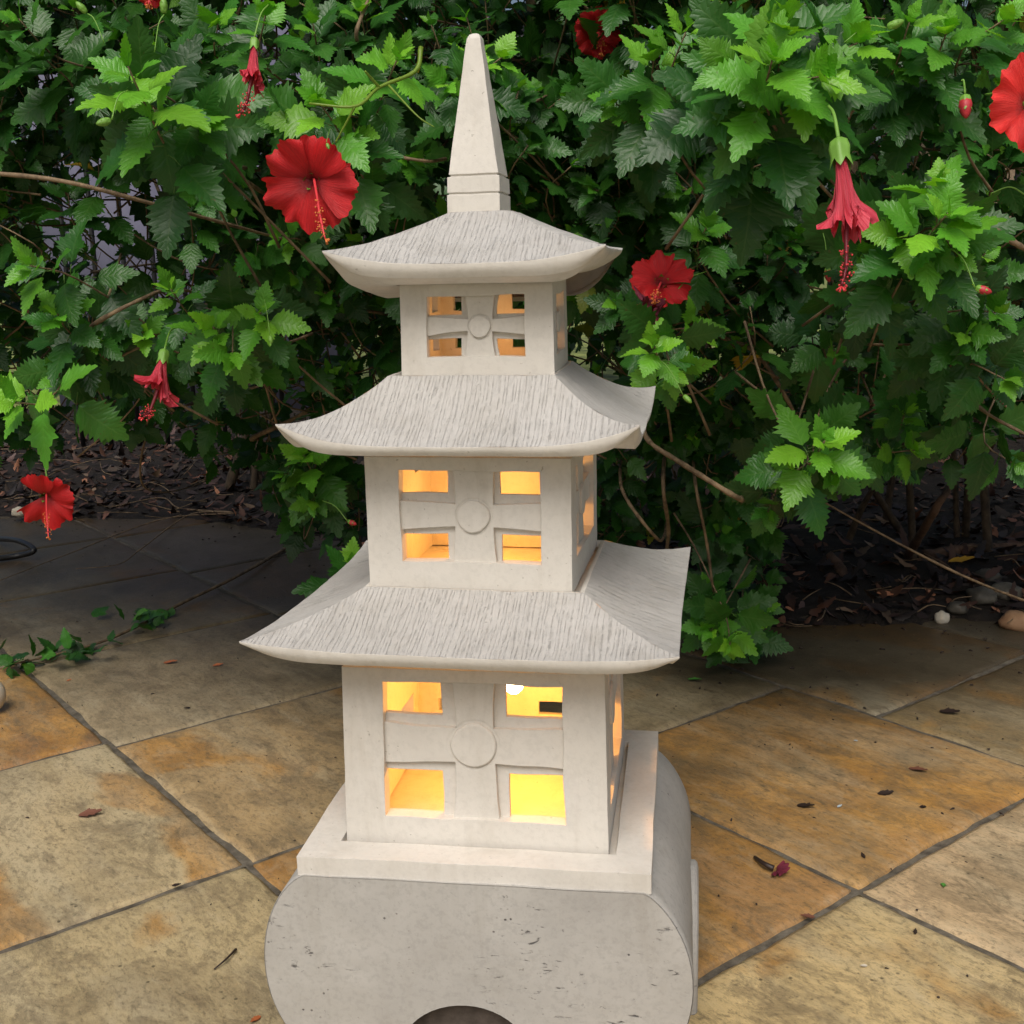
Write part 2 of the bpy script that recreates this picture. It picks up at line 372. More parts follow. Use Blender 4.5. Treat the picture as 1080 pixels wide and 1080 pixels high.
def chamber(a0, a1, z0, z1, xs, zs, disc, off, wall=.017, seed=0):
    """square hollow storey; xs = recess/opening/arm lines, zs likewise (bottom to top)"""
    x0, x1, x2, x3, x4, x5 = xs; Z0, Z1, Z2, Z3, Z4, Z5 = zs
    def fine(L, step=.009):
        out = []
        for p, q in zip(L[:-1], L[1:]):
            k = max(1, int(math.ceil((q - p) / step)))
            out += [p + (q - p) * i / k for i in range(k)]
        return out + [L[-1]]
    X = fine([-a0, x0, x1, x2, x3, x4, x5, a0]); Z = fine([z0, Z0, Z1, Z2, Z3, Z4, Z5, z1])
    def cell(x, z):
        if x < x0 or x > x5 or z < Z0 or z > Z5: return 'wall', 0.0
        inx = x2 < x < x3; inz = Z2 < z < Z3
        if inx or inz: return 'grille', .0050
        if (x < x1 or x > x4) and (z < Z1 or z > Z4): return 'hole', wall
        return 'grille', .0110
    nx, nz = len(X) - 1, len(Z) - 1
    G = [[cell((X[i] + X[i + 1]) / 2, (Z[j] + Z[j + 1]) / 2) for j in range(nz)] for i in range(nx)]
    def cellk(side, i, j):
        k, d = G[i][j]
        if side == 2 and seed == 1 and k == 'hole':
            zm = (Z[j] + Z[j + 1]) / 2
            if not (Z0 + .016 < zm < Z1 - .016): return 'grille', .0110
        return k, d
    parts = {}
    bodyV, bodyF = [], []
    for side in range(4):
        gV, gF = [], []
        def P(x, z, d):
            aa = a0 + (a1 - a0) * (z - z0) / (z1 - z0)
            k = (aa - d) / a0
            # hand-cut lines: the arms flare and wander slightly
            w_ = 0 if abs(abs(x) - a0) < 1e-6 else noise.noise(Vector((x * 22 + seed + side * 3, z * 22, 1))) * .0016
            w2 = 0 if (z in (z0, z1)) else noise.noise(Vector((x * 22, z * 22 + seed, 7 + side))) * .0016
            hx, hz = (x3 - x2) / 2, (Z3 - Z2) / 2; mx_, mz_ = (x2 + x3) / 2, (Z2 + Z3) / 2
            x_, z_ = x, z
            if d < wall and abs(x_ - mx_) < hx * 1.25 and Z0 <= z_ <= Z5: w_ += (x_ - mx_) / hx * (.0026 * ((z_ - mz_) / (Z5 - mz_)) ** 2 - .0008)
            if d < wall and abs(z_ - mz_) < hz * 1.25 and x0 <= x_ <= x5: w2 += (z_ - mz_) / hz * (.0026 * ((x_ - mx_) / (x5 - mx_)) ** 2 - .0008)
            ins = (aa / a0) if abs(x) <= max(-x0, x5) + 1e-6 else (aa / a0) + (k - aa / a0) * (abs(x) - max(-x0, x5)) / (a0 - max(-x0, x5))
            px, py, pz = (x + w_) * ins, -(aa - d), z + w2
            for _ in range(side): px, py = -py, px
            return (px, py, pz)
        def quad(store, *pts):
            V_, F_ = store; b_ = len(V_); V_ += list(pts); F_.append(tuple(range(b_, b_ + len(pts))))
        body = (bodyV, bodyF); gr = (gV, gF)
        for i in range(nx):
            for j in range(nz):
                k, d = cellk(side, i, j); xa, xb, za, zb = X[i], X[i + 1], Z[j], Z[j + 1]
                st = gr if k == 'grille' else body
                if k != 'hole': quad(st, P(xa, za, d), P(xb, za, d), P(xb, zb, d), P(xa, zb, d))
                if k != 'hole': quad(body if k == 'wall' else gr, P(xa, za, wall), P(xa, zb, wall), P(xb, zb, wall), P(xb, za, wall))
                for di, dj in ((1, 0), (0, 1)):
                    ii, jj = i + di, j + dj
                    if ii >= nx or jj >= nz: continue
                    k2, d2 = cellk(side, ii, jj)
                    if d == d2 and k == k2: continue
                    dd1, dd2 = d, d2
                    own = gr if (k == 'grille' and k2 != 'wall') or (k2 == 'grille' and k != 'wall') else body
                    if di: quad(own, P(xb, za, dd1), P(xb, za, dd2), P(xb, zb, dd2), P(xb, zb, dd1))
                    else: quad(own, P(xa, zb, dd1), P(xb, zb, dd1), P(xb, zb, dd2), P(xa, zb, dd2))
        for i in range(nx):
            for zz in (z0, z1): quad(body, P(X[i], zz, 0), P(X[i + 1], zz, 0), P(X[i + 1], zz, wall), P(X[i], zz, wall))
        # the round boss on the cross, with a groove round it
        cx, cz, rr = disc; rings = [(rr * 1.12, .0049), (rr * 1.06, .0066), (rr, .0062), (rr * .985, .0026), (rr * .93, .0018), (rr * .5, .0016), (0.001, .0016)]
        b_ = len(gV); n_ = 40
        for rr_, d in rings:
            for q in range(n_):
                t = q / n_ * 2 * math.pi; wv = 1 + .02 * math.sin(3 * t + side)
                gV.append(P(cx + rr_ * wv * math.cos(t), cz + rr_ * wv * math.sin(t), d))
        for k_ in range(len(rings) - 1):
            for q in range(n_):
                q2 = (q + 1) % n_
                gF.append((b_ + k_ * n_ + q, b_ + k_ * n_ + q2, b_ + (k_ + 1) * n_ + q2, b_ + (k_ + 1) * n_ + q))
        gF.append(tuple(b_ + (len(rings) - 1) * n_ + q for q in range(n_)))
        parts[side] = (gV, gF)
    V, Fc = weld(bodyV, bodyF); V = wob(place(V, *off), .0005, 35); V[:, 2] += ZG
    body = mesh_obj('chamber', V, Fc, M_wall, lan, smooth=False)
    for side in range(4):
        V, Fc = weld(*parts[side]); V = wob(place(V, *off), .0005, 35); V[:, 2] += ZG
        mesh_obj('window_grille', V, Fc, M_wall, body, smooth=False)
    return body
S1 = dict(a0=.130, a1=.1268, z0=.176, z1=.3575)
chamber(.130, .1268, .176, .3585, (-.0895, -.0326, -.0185, .0205, .0325, .0885), (.2065, .2515, .2625, .2995, .3092, .3455), (0, .2825, .0235), (0, 0, 0), seed=1)
chamber(.0994, .0992, .4285, .5585, (-.0655, -.0218, -.0135, .0236, .0297, .0708), (.4568, .4825, .4900, .5135, .5222, .5458), (.0045, .5012, .0165), (-.0008, 0, -.0358), wall=.015, seed=2)
chamber(.0730, .0718, .6305, .7255, (-.0476, -.0163, -.0095, .0150, .0180, .0458), (.6495, .6655, .6720, .6854, .6890, .7070), (.0027, .6777, .0112), (.0027, 0, .0192), wall=.013, seed=3)

def roof(p, zp, r, ztip, zmid, zbot, ain, q_in, off, back_drop=0.0, kt=3.8, kb=6., c=.30, sink=.006, pw=2.6, bt=.006, zside=None):
    V, Fc, UV = [], [], []
    nS, nT = 56, 26
    def grid(fn, n1, n2, flip=False):
        b = len(V)
        for i in range(n1 + 1):
            for j in range(n2 + 1):
                pt, uv = fn(i / n1, j / n2); V.append(pt); UV.append(uv)
        for i in range(n1):
            for j in range(n2):
                f = (b + i * (n2 + 1) + j, b + (i + 1) * (n2 + 1) + j, b + (i + 1) * (n2 + 1) + j + 1, b + i * (n2 + 1) + j + 1)
                Fc.append(f[::-1] if flip else f)
    def spin(x, y, side):
        for _ in range(side): x, y = -y, x
        return x, y
    def top(s, t, side):
        h = p + (r - p) * t; g = t * (1 + c * (1 - t))
        bow = 1 - .012 * (1 - abs(s) ** 2) * t      # eaves bow in a trace between the corners
        zm = zmid if zside is None or side % 2 == 0 else zside + (zmid - zside) * abs(s) ** 6
        z = zp + (zm - zp) * g + (ztip - zm) * abs(s) ** kt * t ** pw
        x, y = spin(s * h, -h * bow, side)
        return (x, y, z)
    for side in range(4):
        def ft(a, b_):
            s = math.copysign(abs(2 * a - 1) ** .8, 2 * a - 1); h = p + (r - p) * b_
            v = top(s, b_, side)
            wz = noise.noise(Vector((v[0] * 60, v[1] * 60, side))) * .0005
            return (v[0], v[1], v[2] + wz), (s * h * (.36 if side % 2 else 1) + side * 3.1, b_ * (r - p) * 1.05, 0)
        grid(ft, nS, nT, True)
        def bot_edge(s, side):
            v = top(s, 1, side); yy = v[1]
            zb = zbot - back_drop * (yy / r * .5 + .5)
            kk = kb if not back_drop else kb - (kb - 3) * max(0, yy / r)
            if back_drop and side == 1: zb = zside - .010
            cw = .25 if (back_drop and v[0] < 0 and v[1] > 0) else 1      # the far left corner of the top roof is carved heavier
            z = zb + (v[2] - bt - zb) * abs(s) ** kk * cw
            x, y = v[0] * (1 - .006 / r), v[1] * (1 - .006 / r)
            return np.array((x, y, z))
        def ff(a, b_):
            s = math.copysign(abs(2 * a - 1) ** .8, 2 * a - 1); v = np.array(top(s, 1, side)); e = bot_edge(s, side)
            q = v * (1 - b_) + e * b_; bul = math.sin(b_ * math.pi) * .0018
            q[:2] *= 1 + bul / r
            return tuple(q), (0, 0, 1)
        grid(ff, nS, 5, True)
        def fu(a, b_):
            s = math.copysign(abs(2 * a - 1) ** .8, 2 * a - 1); e = bot_edge(s, side)
            x, y = spin(s * ain, -ain, side)
            yy = y; zi = zbot - (0 if side == 1 else back_drop * (yy / r * .5 + .5))
            i_ = np.array((x, y, zi)); t = 1 - b_
            q = i_ * (1 - t) + e * t; q[2] = zi + (e[2] - zi) * t ** 2.2
            return tuple(q), (0, 0, 1)
        grid(fu, nS, 8, True)
        def fp(a, b_):     # flat seat, then the sunk square the next storey stands in
            s = 2 * a - 1
            h, z = ((p, zp), (q_in, zp), (q_in, zp - sink), (0.0, zp - sink))[min(3, int(round(b_ * 3)))]
            x, y = spin(s * h, -h, side); return (x, y, z), (0, 0, 1)
        grid(fp, 8, 3)
    V, Fc = np.array(V), Fc
    # weld keeps smooth seams inside each side only, so the hips stay crisp
    V = wob(place(V, *off), .0006, 26); V[:, 2] += ZG
    UV = np.array(UV)
    # grooves only where UV z == 0: elsewhere shift to a constant u
    midx = [0 if all(UV[i][2] == 0 for i in f) else 1 for f in Fc]
    o = mesh_obj('roof', V, Fc, M_roof, lan, True, {'ruv': ('FLOAT_VECTOR', UV)}, mats=[M_roof, M_wall], midx=midx)
    return o
roof(.1067, .4323, .1985, .4046, .3958, .3826, .110, .1025, (.0018, 0, -.0201))
roof(.0796, .6332, .1631, .5984, .5779, .5687, .088, .0755, (-.0009, 0, -.0093), kt=4.0, kb=6.)
roof(.0300, .7844, .1267, .7495, .7361, .7240, .0735, .0262, (.0026, 0, .0014), back_drop=.029, c=.10, sink=.001, kt=3.0, kb=5., bt=.006, zside=.7470)

def loft(rings, cap=True):
    """rings of equal length -> verts/faces"""
    V = [p for r_ in rings for p in r_]; n_ = len(rings[0]); Fc = []
    for i in range(len(rings) - 1):
        for j in range(n_):
            k = (j + 1) % n_; Fc.append((i * n_ + j, i * n_ + k, (i + 1) * n_ + k, (i + 1) * n_ + j))
    if cap: Fc.append(tuple(range(n_))[::-1]); Fc.append(tuple((len(rings) - 1) * n_ + j for j in range(n_)))
    return V, Fc
def sq(h, z, n_=4, rx=0, ry=0):
    P = []
    for (ax, ay), (bx, by) in (((-h, -h), (h, -h)), ((h, -h), (h, h)), ((h, h), (-h, h)), ((-h, h), (-h, -h))):
        for i in range(n_): P.append((ax + (bx - ax) * i / n_ + rx, ay + (by - ay) * i / n_ + ry, z))
    return P
# spire
prof = [(.0258, .7815), (.0258, .8005), (.0243, .8010), (.0243, .8022), (.0256, .8027), (.0252, .8172), (.0226, .8177), (.0226, .8190), (.0240, .8196)]
hs = [(.0240 + (.0066 - .0240) * i / 14, .8196 + (.9440 - .8196) * i / 14) for i in range(1, 15)]
prof += hs + [(.0045, .9478), (.0020, .9490)]
V, Fc = loft([sq(h, z, 5) for h, z in prof]); V = place(V, -.003, 0, -.0469); V = wob(V, .0007, 45, 3); V[:, 2] += ZG
mesh_obj('spire', V, Fc, M_wall, lan, False)
# tray the lowest storey stands in
tr = .1697; V, Fc = loft([sq(tr, .1612, 10), sq(tr, .1665, 10), sq(tr, .172, 10), sq(tr, .1813, 10), sq(.158, .1815, 10), sq(.146, .1813, 10), sq(.1355, .1811, 10), sq(.1350, .1735, 10), sq(.125, .1735, 10), sq(.05, .1735, 10)])
V = wob(place(V, .0004, 0, .0101), .0012, 18, 5); V[:, 2] += ZG
mesh_obj('tray', V, Fc, M_wall, lan, False)
# base: rounded-side block with an arched tunnel, extruded front to back
def base_profile():
    zc, hh, wx = .0655, .0975, .2095; P = []
    n_ = 26
    for i in range(n_ + 1):
        t = -math.pi / 2 + math.pi * i / n_
        P.append((wx - .047 + .047 * math.copysign(abs(math.cos(t)) ** 1.4, math.cos(t)), zc + hh * math.sin(t)))
    for i in range(1, 14): P.append((P[n_][0] * (1 - 2 * i / 14), zc + hh))
    for i in range(n_ + 1):
        t = math.pi / 2 + math.pi * i / n_
        P.append((-(wx - .047) - .047 * abs(math.cos(t)) ** 1.4, zc + hh * math.sin(t)))
    z0 = zc - hh
    ac = -.008; ra = .068
    P.append((-.11, z0))
    for i in range(25):
        t = math.pi - math.pi * i / 24; P.append((ac + ra * math.cos(t), z0 + .001 + (ra - .003) * math.sin(t)))
    P.append((.11, z0))
    return P
bp = base_profile()
ys = [(-.1724, .995), (-.1716, 1), (-.158, 1), (-.12, 1), (-.06, 1), (0, 1), (.06, 1), (.12, 1), (.163, 1), (.1722, .98)]
rings = []
for y, sc in ys: rings.append([(x * sc, y, .0655 + (z - .0655) * sc) if not (abs(x) < .12 and z < .05) else (x, y, z) for x, z in bp])
V, Fc = loft(rings, cap=False)
n_ = len(bp)
# caps: triangulate the concave outline properly
from mathutils.geometry import tessellate_polygon
tri = tessellate_polygon([[Vector((x, z, 0)) for x, z in bp]])
Fc += [tuple(t) for t in tri] + [tuple((len(rings) - 1) * n_ + i for i in t[::-1]) for t in tri]
V = np.array(V, float); Y0 = V[:, 1].copy(); V = wob(V, .0012, 14, 9); V[:, 1] = Y0; V = place(V, .0004, 0, .0101); V[:, 2] += ZG
base = mesh_obj('base', V, Fc, M_base, lan, False)
for p_ in base.data.polygons: p_.use_smooth = len(p_.vertices) == 4 and abs(p_.normal.y) < .9999
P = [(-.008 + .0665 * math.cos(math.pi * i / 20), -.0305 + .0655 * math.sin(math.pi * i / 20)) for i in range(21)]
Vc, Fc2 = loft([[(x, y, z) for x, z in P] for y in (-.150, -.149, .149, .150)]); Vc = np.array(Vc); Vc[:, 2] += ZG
mesh_obj('arch_shade_plug', wob(Vc, .001, 25), Fc2, simple('brown arch shade', (.06, .048, .040), (.11, .09, .075), 60, .85, .5, .002), base, False)  # plug added in the tunnel; its dark brown stands in for the shade inside
# low bolster on each flank
for sx in (1, -1):
    P = []
    for i in range(17):
        t = math.pi * i / 16; P.append((.09 * math.cos(t), -.03 + .0 + .112 * abs(math.sin(t)) ** .6))
    ringsb = []
    for k, (x, s_) in enumerate([(.185, 1), (.2125, 1), (.2155, .975), (.217, .93)]):
        ringsb.append([(sx * x + .0, y * s_ + .02, -.03 + (z + .03) * s_) for y, z in P])
    Vb, Fb = loft(ringsb); Vb = np.array(Vb); Vb[:, 2] += ZG
    mesh_obj('flank_bolster', wob(Vb, .0008, 25), Fb, M_base, base, False)
# bulbs and their light
def bulb(x, y, z, e, r=.011, spread=.012, col=(1, .385, .05)):
    rings = [[(x + rr * math.cos(t), y + rr * math.sin(t), zz) for t in np.arange(12) / 12 * 2 * math.pi] for rr, zz in [(r * .35, z + r * 2.2), (r * .5, z + r * 1.3), (r * .85, z + r * .7), (r, z), (r * .85, z - r * .6), (r * .45, z - r * .95), (r * .05, z - r * 1.02)]]
    V, Fc = loft(rings); V = np.array(V); V[:, 2] += ZG
    mesh_obj('bulb', V, Fc, M_bulb, lan)
    ld = bpy.data.lights.new('bulb_light', 'POINT'); ld.energy = e; ld.color = col; ld.shadow_soft_size = spread
    lo = bpy.data.objects.new('bulb_light', ld); COL.objects.link(lo); lo.location = (x, y, z + ZG - r * 1.6); lo.parent = lan
bulb(.0205, 0.0, .300, 1.3)
bulb(-.001, .006, .503, .42, .009, col=(1, .37, .045))
bulb(.004, .008, .675, .055, .006, col=(1, .32, .03))

# ------------------------------------------------------------------ ground
A1 = R(-43.1); E1 = np.array([math.cos(A1), math.sin(A1)]); E2 = np.array([-E1[1], E1[0]])
def soil_edge(x):
    X = [-6, -3, -1.8, -1.4, -.9, -.5, .0, .3, .5, .76, .9, 3, 6]; Y = [2.6, 2.4, 2.22, 2.26, 2.05, 1.75, 1.42, 1.27, 1.26, 1.36, 1.33, 1.5, 1.7]
    return np.interp(x, X, Y)
def paving():
    V, Fc, T, O_, S_, W_ = [], [], [], [], [], []
    cols = [(-3.4, -2.85), (-2.85, -2.30), (-2.30, -1.74), (-1.74, -1.20), (-1.20, -.67), (-.67, -.12), (-.12, .433), (.433, .932), (.932, 1.44), (1.44, 2.0), (2.0, 2.55), (2.55, 3.1), (3.1, 3.6), (3.6, 4.2)]
    fixed = {(-.67, -.12): [-.93, -.395], (-.12, .433): [-.90, -.394, .163], (.433, .932): [-.352, .163], (.932, 1.44): [-.155]}
    spec = {('-0.67', '-0.93'): ((.36, .32, .22), .30), ('-0.12', '-0.9'): ((.30, .235, .14), .32), ('-0.12', '-0.394'): ((.30, .185, .085), .60),
            ('0.433', '-0.352'): ((.30, .19, .08), .62), ('0.433', '0.163'): ((.42, .34, .235), .1), ('-0.12', '0.163'): ((.44, .37, .22), .38),
            ('-0.67', '-0.395'): ((.35, .31, .205), .12), ('-0.67', '-1.45'): ((.22, .13, .06), .62), ('-0.12', '-1.42'): ((.25, .22, .16), .05), ('0.433', '-0.87'): ((.24, .215, .15), .1), ('0.932', '-0.67'): ((.17, .15, .10), .1), ('0.932', '-0.155'): ((.20, .16, .09), .3)}
    j = .0052
    rd = random.Random(4)
    for c0, c1 in cols:
        fx = fixed.get((c0, c1), [rd.uniform(-.4, .1)]); U = list(fx)
        while U[0] > -5.2: U.insert(0, U[0] - rd.uniform(.50, .53))
        if (c0, c1) == (-.12, .433): U = [u for u in U if u > -.95]; 
        if (c0, c1) == (-.12, .433):
            U = [-.90, -.394, .163]
            for q in (-1.42, -1.95, -2.47, -2.99, -3.5, -4.02, -4.55, -5.1): U.insert(0, q)
        if (c0, c1) == (-.67, -.12):
            U = [-1.45, -.93, -.395]
            for q in (-1.97, -2.5, -3.0, -3.52, -4.05, -4.6): U.insert(0, q)
        if (c0, c1) == (.433, .932):
            U = [-.352, .163]
            for q in (-.87, -1.4, -1.9, -2.45, -2.95, -3.5, -4.0): U.insert(0, q)
        while U[-1] < 4.2: U.append(U[-1] + rd.uniform(.50, .55))
        for u0, u1 in zip(U[:-1], U[1:]):
            key = (str(c0), str(round(u0, 3)))
            tint, ora = spec.get(key, (None, None))
            if tint: tint = (tint[0] * 1.46, tint[1] * 1.31, tint[2] * 1.08)
            if tint is None:
                b = rd.uniform(.8, 1.15); tint = tuple(x * b * 1.2 for x in rd.choice([(.28, .24, .16), (.33, .28, .18), (.26, .20, .11), (.30, .27, .20)])); ora = rd.choice([.1, .15, .3, .55])
                if key[1].startswith('-0.67'): pass
            n_ = 24; sd_ = rd.uniform(0, 100); so_ = (rd.uniform(-9, 9), rd.uniform(-9, 9), 0)
            base_i = len(V)
            lift = rd.uniform(-.0006, .0006)
            def pt(a, b_):
                u = u0 + j + (u1 - u0 - 2 * j) * a; v = c0 + j + (c1 - c0 - 2 * j) * b_
                ed = min(a, 1 - a, b_, 1 - b_)
                k = 1 if ed < 1e-6 else 0
                nv = noise.noise_vector(Vector((u * 14 + sd_, v * 14, 0))) * (.0045 * k) + noise.noise_vector(Vector((u * 55 + sd_, v * 55, 0))) * (.0024 * k)
                # round the corners
                u += nv.x; v += nv.y
                z = -.0005 + lift + noise.noise(Vector((u * 6, v * 6, sd_))) * .0012
                return u, v, z, ed
            gx = [0, .012, .03] + [i / n_ for i in range(2, n_ - 1)] + [.97, .988, 1]
            ng = len(gx)
            for a in gx:
                for b_ in gx:
                    u, v, z, ed = pt(a, b_)
                    if ed < 1e-6: z -= .0035
                    elif ed < .013: z -= .0006
                    xy = E1 * u + E2 * v; V.append((xy[0], xy[1], z)); T.append((*tint, 1)); O_.append(ora + (.62 * max(np.clip((a - .30) * 5, 0, 1) * np.clip((.64 - b_) * 7, 0, 1), np.clip((b_ - .82) * 8, 0, 1) * np.clip((a - .2) * 4, 0, 1)) if key == ('-0.67', '-0.93') else 0)); S_.append(so_)
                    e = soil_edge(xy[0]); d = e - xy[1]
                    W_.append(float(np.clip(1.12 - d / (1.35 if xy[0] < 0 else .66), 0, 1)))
            for a in range(ng - 1):
                for b_ in range(ng - 1):
                    q = base_i + a * ng + b_; Fc.append((q, q + ng, q + ng + 1, q + 1))
            # skirt down into the joint
            per = [base_i + a * ng for a in range(ng)] + [base_i + (ng - 1) * ng + b_ for b_ in range(1, ng)] + [base_i + a * ng + ng - 1 for a in range(ng - 2, -1, -1)] + [base_i + b_ for b_ in range(ng - 2, 0, -1)]
            sk = len(V)
            for q in per:
                x, y, z = V[q]; V.append((x, y, -.02)); T.append(T[q]); O_.append(ora); S_.append(so_); W_.append(W_[q])
            for q in range(len(per)):
                q2 = (q + 1) % len(per); Fc.append((per[q], sk + q, sk + q2, per[q2]))
    o = mesh_obj('paving', V, np.array(Fc), M_pave, None, True, {'tint': ('FLOAT_COLOR', T), 'ora': ('FLOAT', O_), 'soff': ('FLOAT_VECTOR', S_), 'wet_shade': ('FLOAT', W_)})
    return tag(o, kind='structure')
paving()
def sheet(name, x0, x1, y0, y1, nx, ny, fn, material, kind='structure'):
    xs = np.linspace(x0, x1, nx); ys_ = np.linspace(y0, y1, ny); V = [(x, y, fn(x, y)) for x in xs for y in ys_]
    Fq = [(i * ny + k, (i + 1) * ny + k, (i + 1) * ny + k + 1, i * ny + k + 1) for i in range(nx - 1) for k in range(ny - 1)]
    return tag(mesh_obj(name, V, np.array(Fq), material), kind=kind)
sheet('ground', -40, 40, -40, 60, 30, 30, lambda x, y: -.03, M_lawn)
sheet('mortar_bed', -5, 5, -4, 4.6, 240, 220, lambda x, y: -.0055 + .002 * noise.noise(Vector((x * 9, y * 9, 0))) , M_mortar)
def soil_z(x, y):
    e = soil_edge(x) + .05 * noise.noise(Vector((x * 5, 1, 0))) + .02 * noise.noise(Vector((x * 22, 1, 0)))
    d = y - e
    if d < 0: return -.012 + max(-.03, d * .25)
    return min(.012 + d * .10, .07) * 1 + .010 * noise.noise(Vector((x * 9, y * 9, 0))) * min(1, d * 8) + .006 * noise.noise(Vector((x * 40, y * 40, 0))) * min(1, d * 10) - .012 * math.exp(-d * 18)
sheet('soil', -5, 5, .95, 4.6, 420, 190, soil_z, M_soil)

# ------------------------------------------------------------------ leaves
def leaf_template(teeth, W, fold, droop, cols, lobed=0, seed=0, curl=0.):
    rr = random.Random(seed); T, Wd = [0.0], [0.0]
    def w_(t): 
        b = (t ** .60) * ((1 - t) ** 1.12) * 2.28
        if lobed: b *= 1 + lobed * math.exp(-((t - .42) / .10) ** 2) - lobed * .5 * math.exp(-((t - .60) / .10) ** 2)
        return W * b
    T.append(.05); Wd.append(w_(.05))
    if teeth > 4: T.append(.13); Wd.append(w_(.13))
    t0 = .20
    for k in range(teeth):
        a = t0 + (.97 - t0) * (k / teeth) ** .95; b_ = t0 + (.97 - t0) * ((k + 1) / teeth) ** .95
        T.append(a); Wd.append(w_(a) * .86)
        amp = 1.10 + rr.uniform(-.09, .12)
        T.append(a + (b_ - a) * .82); Wd.append(w_(a + (b_ - a) * .60) * amp + .014)
    T.append(1.0); Wd.append(0.0)
    T = np.array(T); Wd = np.array(Wd); V, UV = [], []
    cs = {3: [-1, -.5, 0, .5, 1], 2: [-1, 0, 1]}[cols]
    tw = rr.uniform(-.25, .25); ph = rr.uniform(0, 6)
    for t, wd in zip(T, Wd):
        for c in cs:
            x = c * wd; ax = abs(c)
            tt = t + .045 * ax * (1 - t)            # margins lead the midrib a little
            z = fold * abs(x) - droop * t * t + .035 * math.sin(t * 17 + ph) * ax * ax * (wd / W) + tw * x * t - curl * abs(x) ** 2 * 3
            V.append((x, tt if t < 1 else 1.0, z)); UV.append((ax, t, 0))
    nc = len(cs); n_ = len(T)
    Fq = [(i * nc + k, i * nc + k + 1, (i + 1) * nc + k + 1, (i + 1) * nc + k) for i in range(n_ - 1) for k in range(nc - 1)]
    return np.array(V), np.array(Fq), np.array(UV, float)
HI = [leaf_template(6 + i % 3, .375 + .04 * (i % 3), .12 + .07 * (i % 4), .12 + .10 * (i % 3), 3, (.0, .22, .40, .0, .25)[i % 5], i, .3 * (i % 2)) for i in range(14)]
LO = [leaf_template(4, .40 + .02 * (i % 3), .15 + .08 * (i % 3), .2 + .1 * (i % 2), 2, 0, 50 + i) for i in range(5)]

def frame(d, n_):
    d = nrm(d); x = np.cross(d, n_); 
    if np.linalg.norm(x) < 1e-3: x = np.cross(d, [1, .3, .2])
    x = nrm(x); z = np.cross(x, d); return np.stack([x, d, z], 1)       # columns: lateral, along, normal
def put_leaf(acc, pos, d, n_, L, col, hi=True):
    Vt, Fq, UV = random.choice(HI if hi else LO)
    M = frame(d, n_); V = (Vt * L) @ M.T + pos
    uv = UV.copy(); uv[:, 2] = random.random()
    acc.add(V, Fq, lc=np.array([*col, 1.]), luv=uv)
OLD = [(.017, .078, .013), (.028, .112, .015), (.038, .142, .017), (.013, .060, .012), (.048, .170, .018), (.024, .095, .015)]
MIDC = [(.052, .215, .024), (.042, .18, .022), (.070, .25, .025)]
YNG = [(.17, .47, .030), (.24, .56, .035), (.13, .41, .028)]
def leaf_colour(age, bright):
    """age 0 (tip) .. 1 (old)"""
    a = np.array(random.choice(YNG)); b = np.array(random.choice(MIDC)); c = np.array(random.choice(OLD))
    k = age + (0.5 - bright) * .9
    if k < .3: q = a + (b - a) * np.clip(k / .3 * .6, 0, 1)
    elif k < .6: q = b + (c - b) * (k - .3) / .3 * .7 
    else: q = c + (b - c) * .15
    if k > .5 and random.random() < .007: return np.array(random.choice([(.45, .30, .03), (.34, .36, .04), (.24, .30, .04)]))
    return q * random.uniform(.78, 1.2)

def shoot(acc, brn, tip, axis, n=10, L=.07, bright=.5, stem=.16, hi=True, back=None, rmax=.0022, facing=None):
    tip = np.asarray(tip, float); axis = nrm(axis)
    # stem curves back from the tip and sinks inwards
    b = tip - axis * stem + (np.array([0, 0, -.25]) * stem if back is None else 0)
    if back is not None: P = smooth_path([tip, tip - axis * stem * .6, (tip - axis * stem) * .5 + np.asarray(back) * .5, back], 12)
    else: P = smooth_path([tip, tip - axis * stem * .5, b], 8)
    if hi or back is not None:
        V, Fq = tube(P, .0009, rmax, 5)
        brn.add(V, Fq)
    ph = random.uniform(0, 6.28); s = 0.0
    u = nrm(np.cross(axis, [.2, .1, 1])); v = np.cross(axis, u)
    for i in range(n):
        k = i / max(1, n - 1)
        s += (.003 + .012 * k) * (L / .07)
        fr = min(1, s / max(stem, .01)); pos = tip - axis * s * (1 if stem > .05 else .8)
        ph += 2.3999 + random.uniform(-.25, .25)
        pol = R(18 + 78 * min(1, k * 1.25) + random.uniform(-10, 10))
        d = math.cos(pol) * axis + math.sin(pol) * (math.cos(ph) * u + math.sin(ph) * v)
        d = nrm(d + np.array([0, 0, -.30 * k]) + rng.normal(size=3) * .10)
        l = L * (.38 + .62 * min(1, k * 1.7)) * random.uniform(.82, 1.12)
        nn = nrm(axis * (1.0) + np.array([0, 0, .35]) + (0 if facing is None else np.asarray(facing)) + rng.normal(size=3) * .22)
        col = leaf_colour(k, bright)
        pet = pos + d * l * (.12 + .22 * k) * np.array([1, 1, .9])
        if hi:
            V, Fq = tube(np.array([pos, (pos + pet) / 2 + np.array([0, 0, .002]), pet]), .0008, .0006, 4)
            pc = np.array([.10, .22, .04, 1]) if bright > .4 else np.array([.04, .11, .03, 1])
            acc.add(V, Fq, lc=pc, luv=np.array([.0, .5, 0.]))
        put_leaf(acc, pet, d, nn, l, col, hi)

TOCAM = -FW
def screen_dir(dx, dy, toward=.6):
    return nrm(RT * dx - UP * dy + TOCAM * toward)

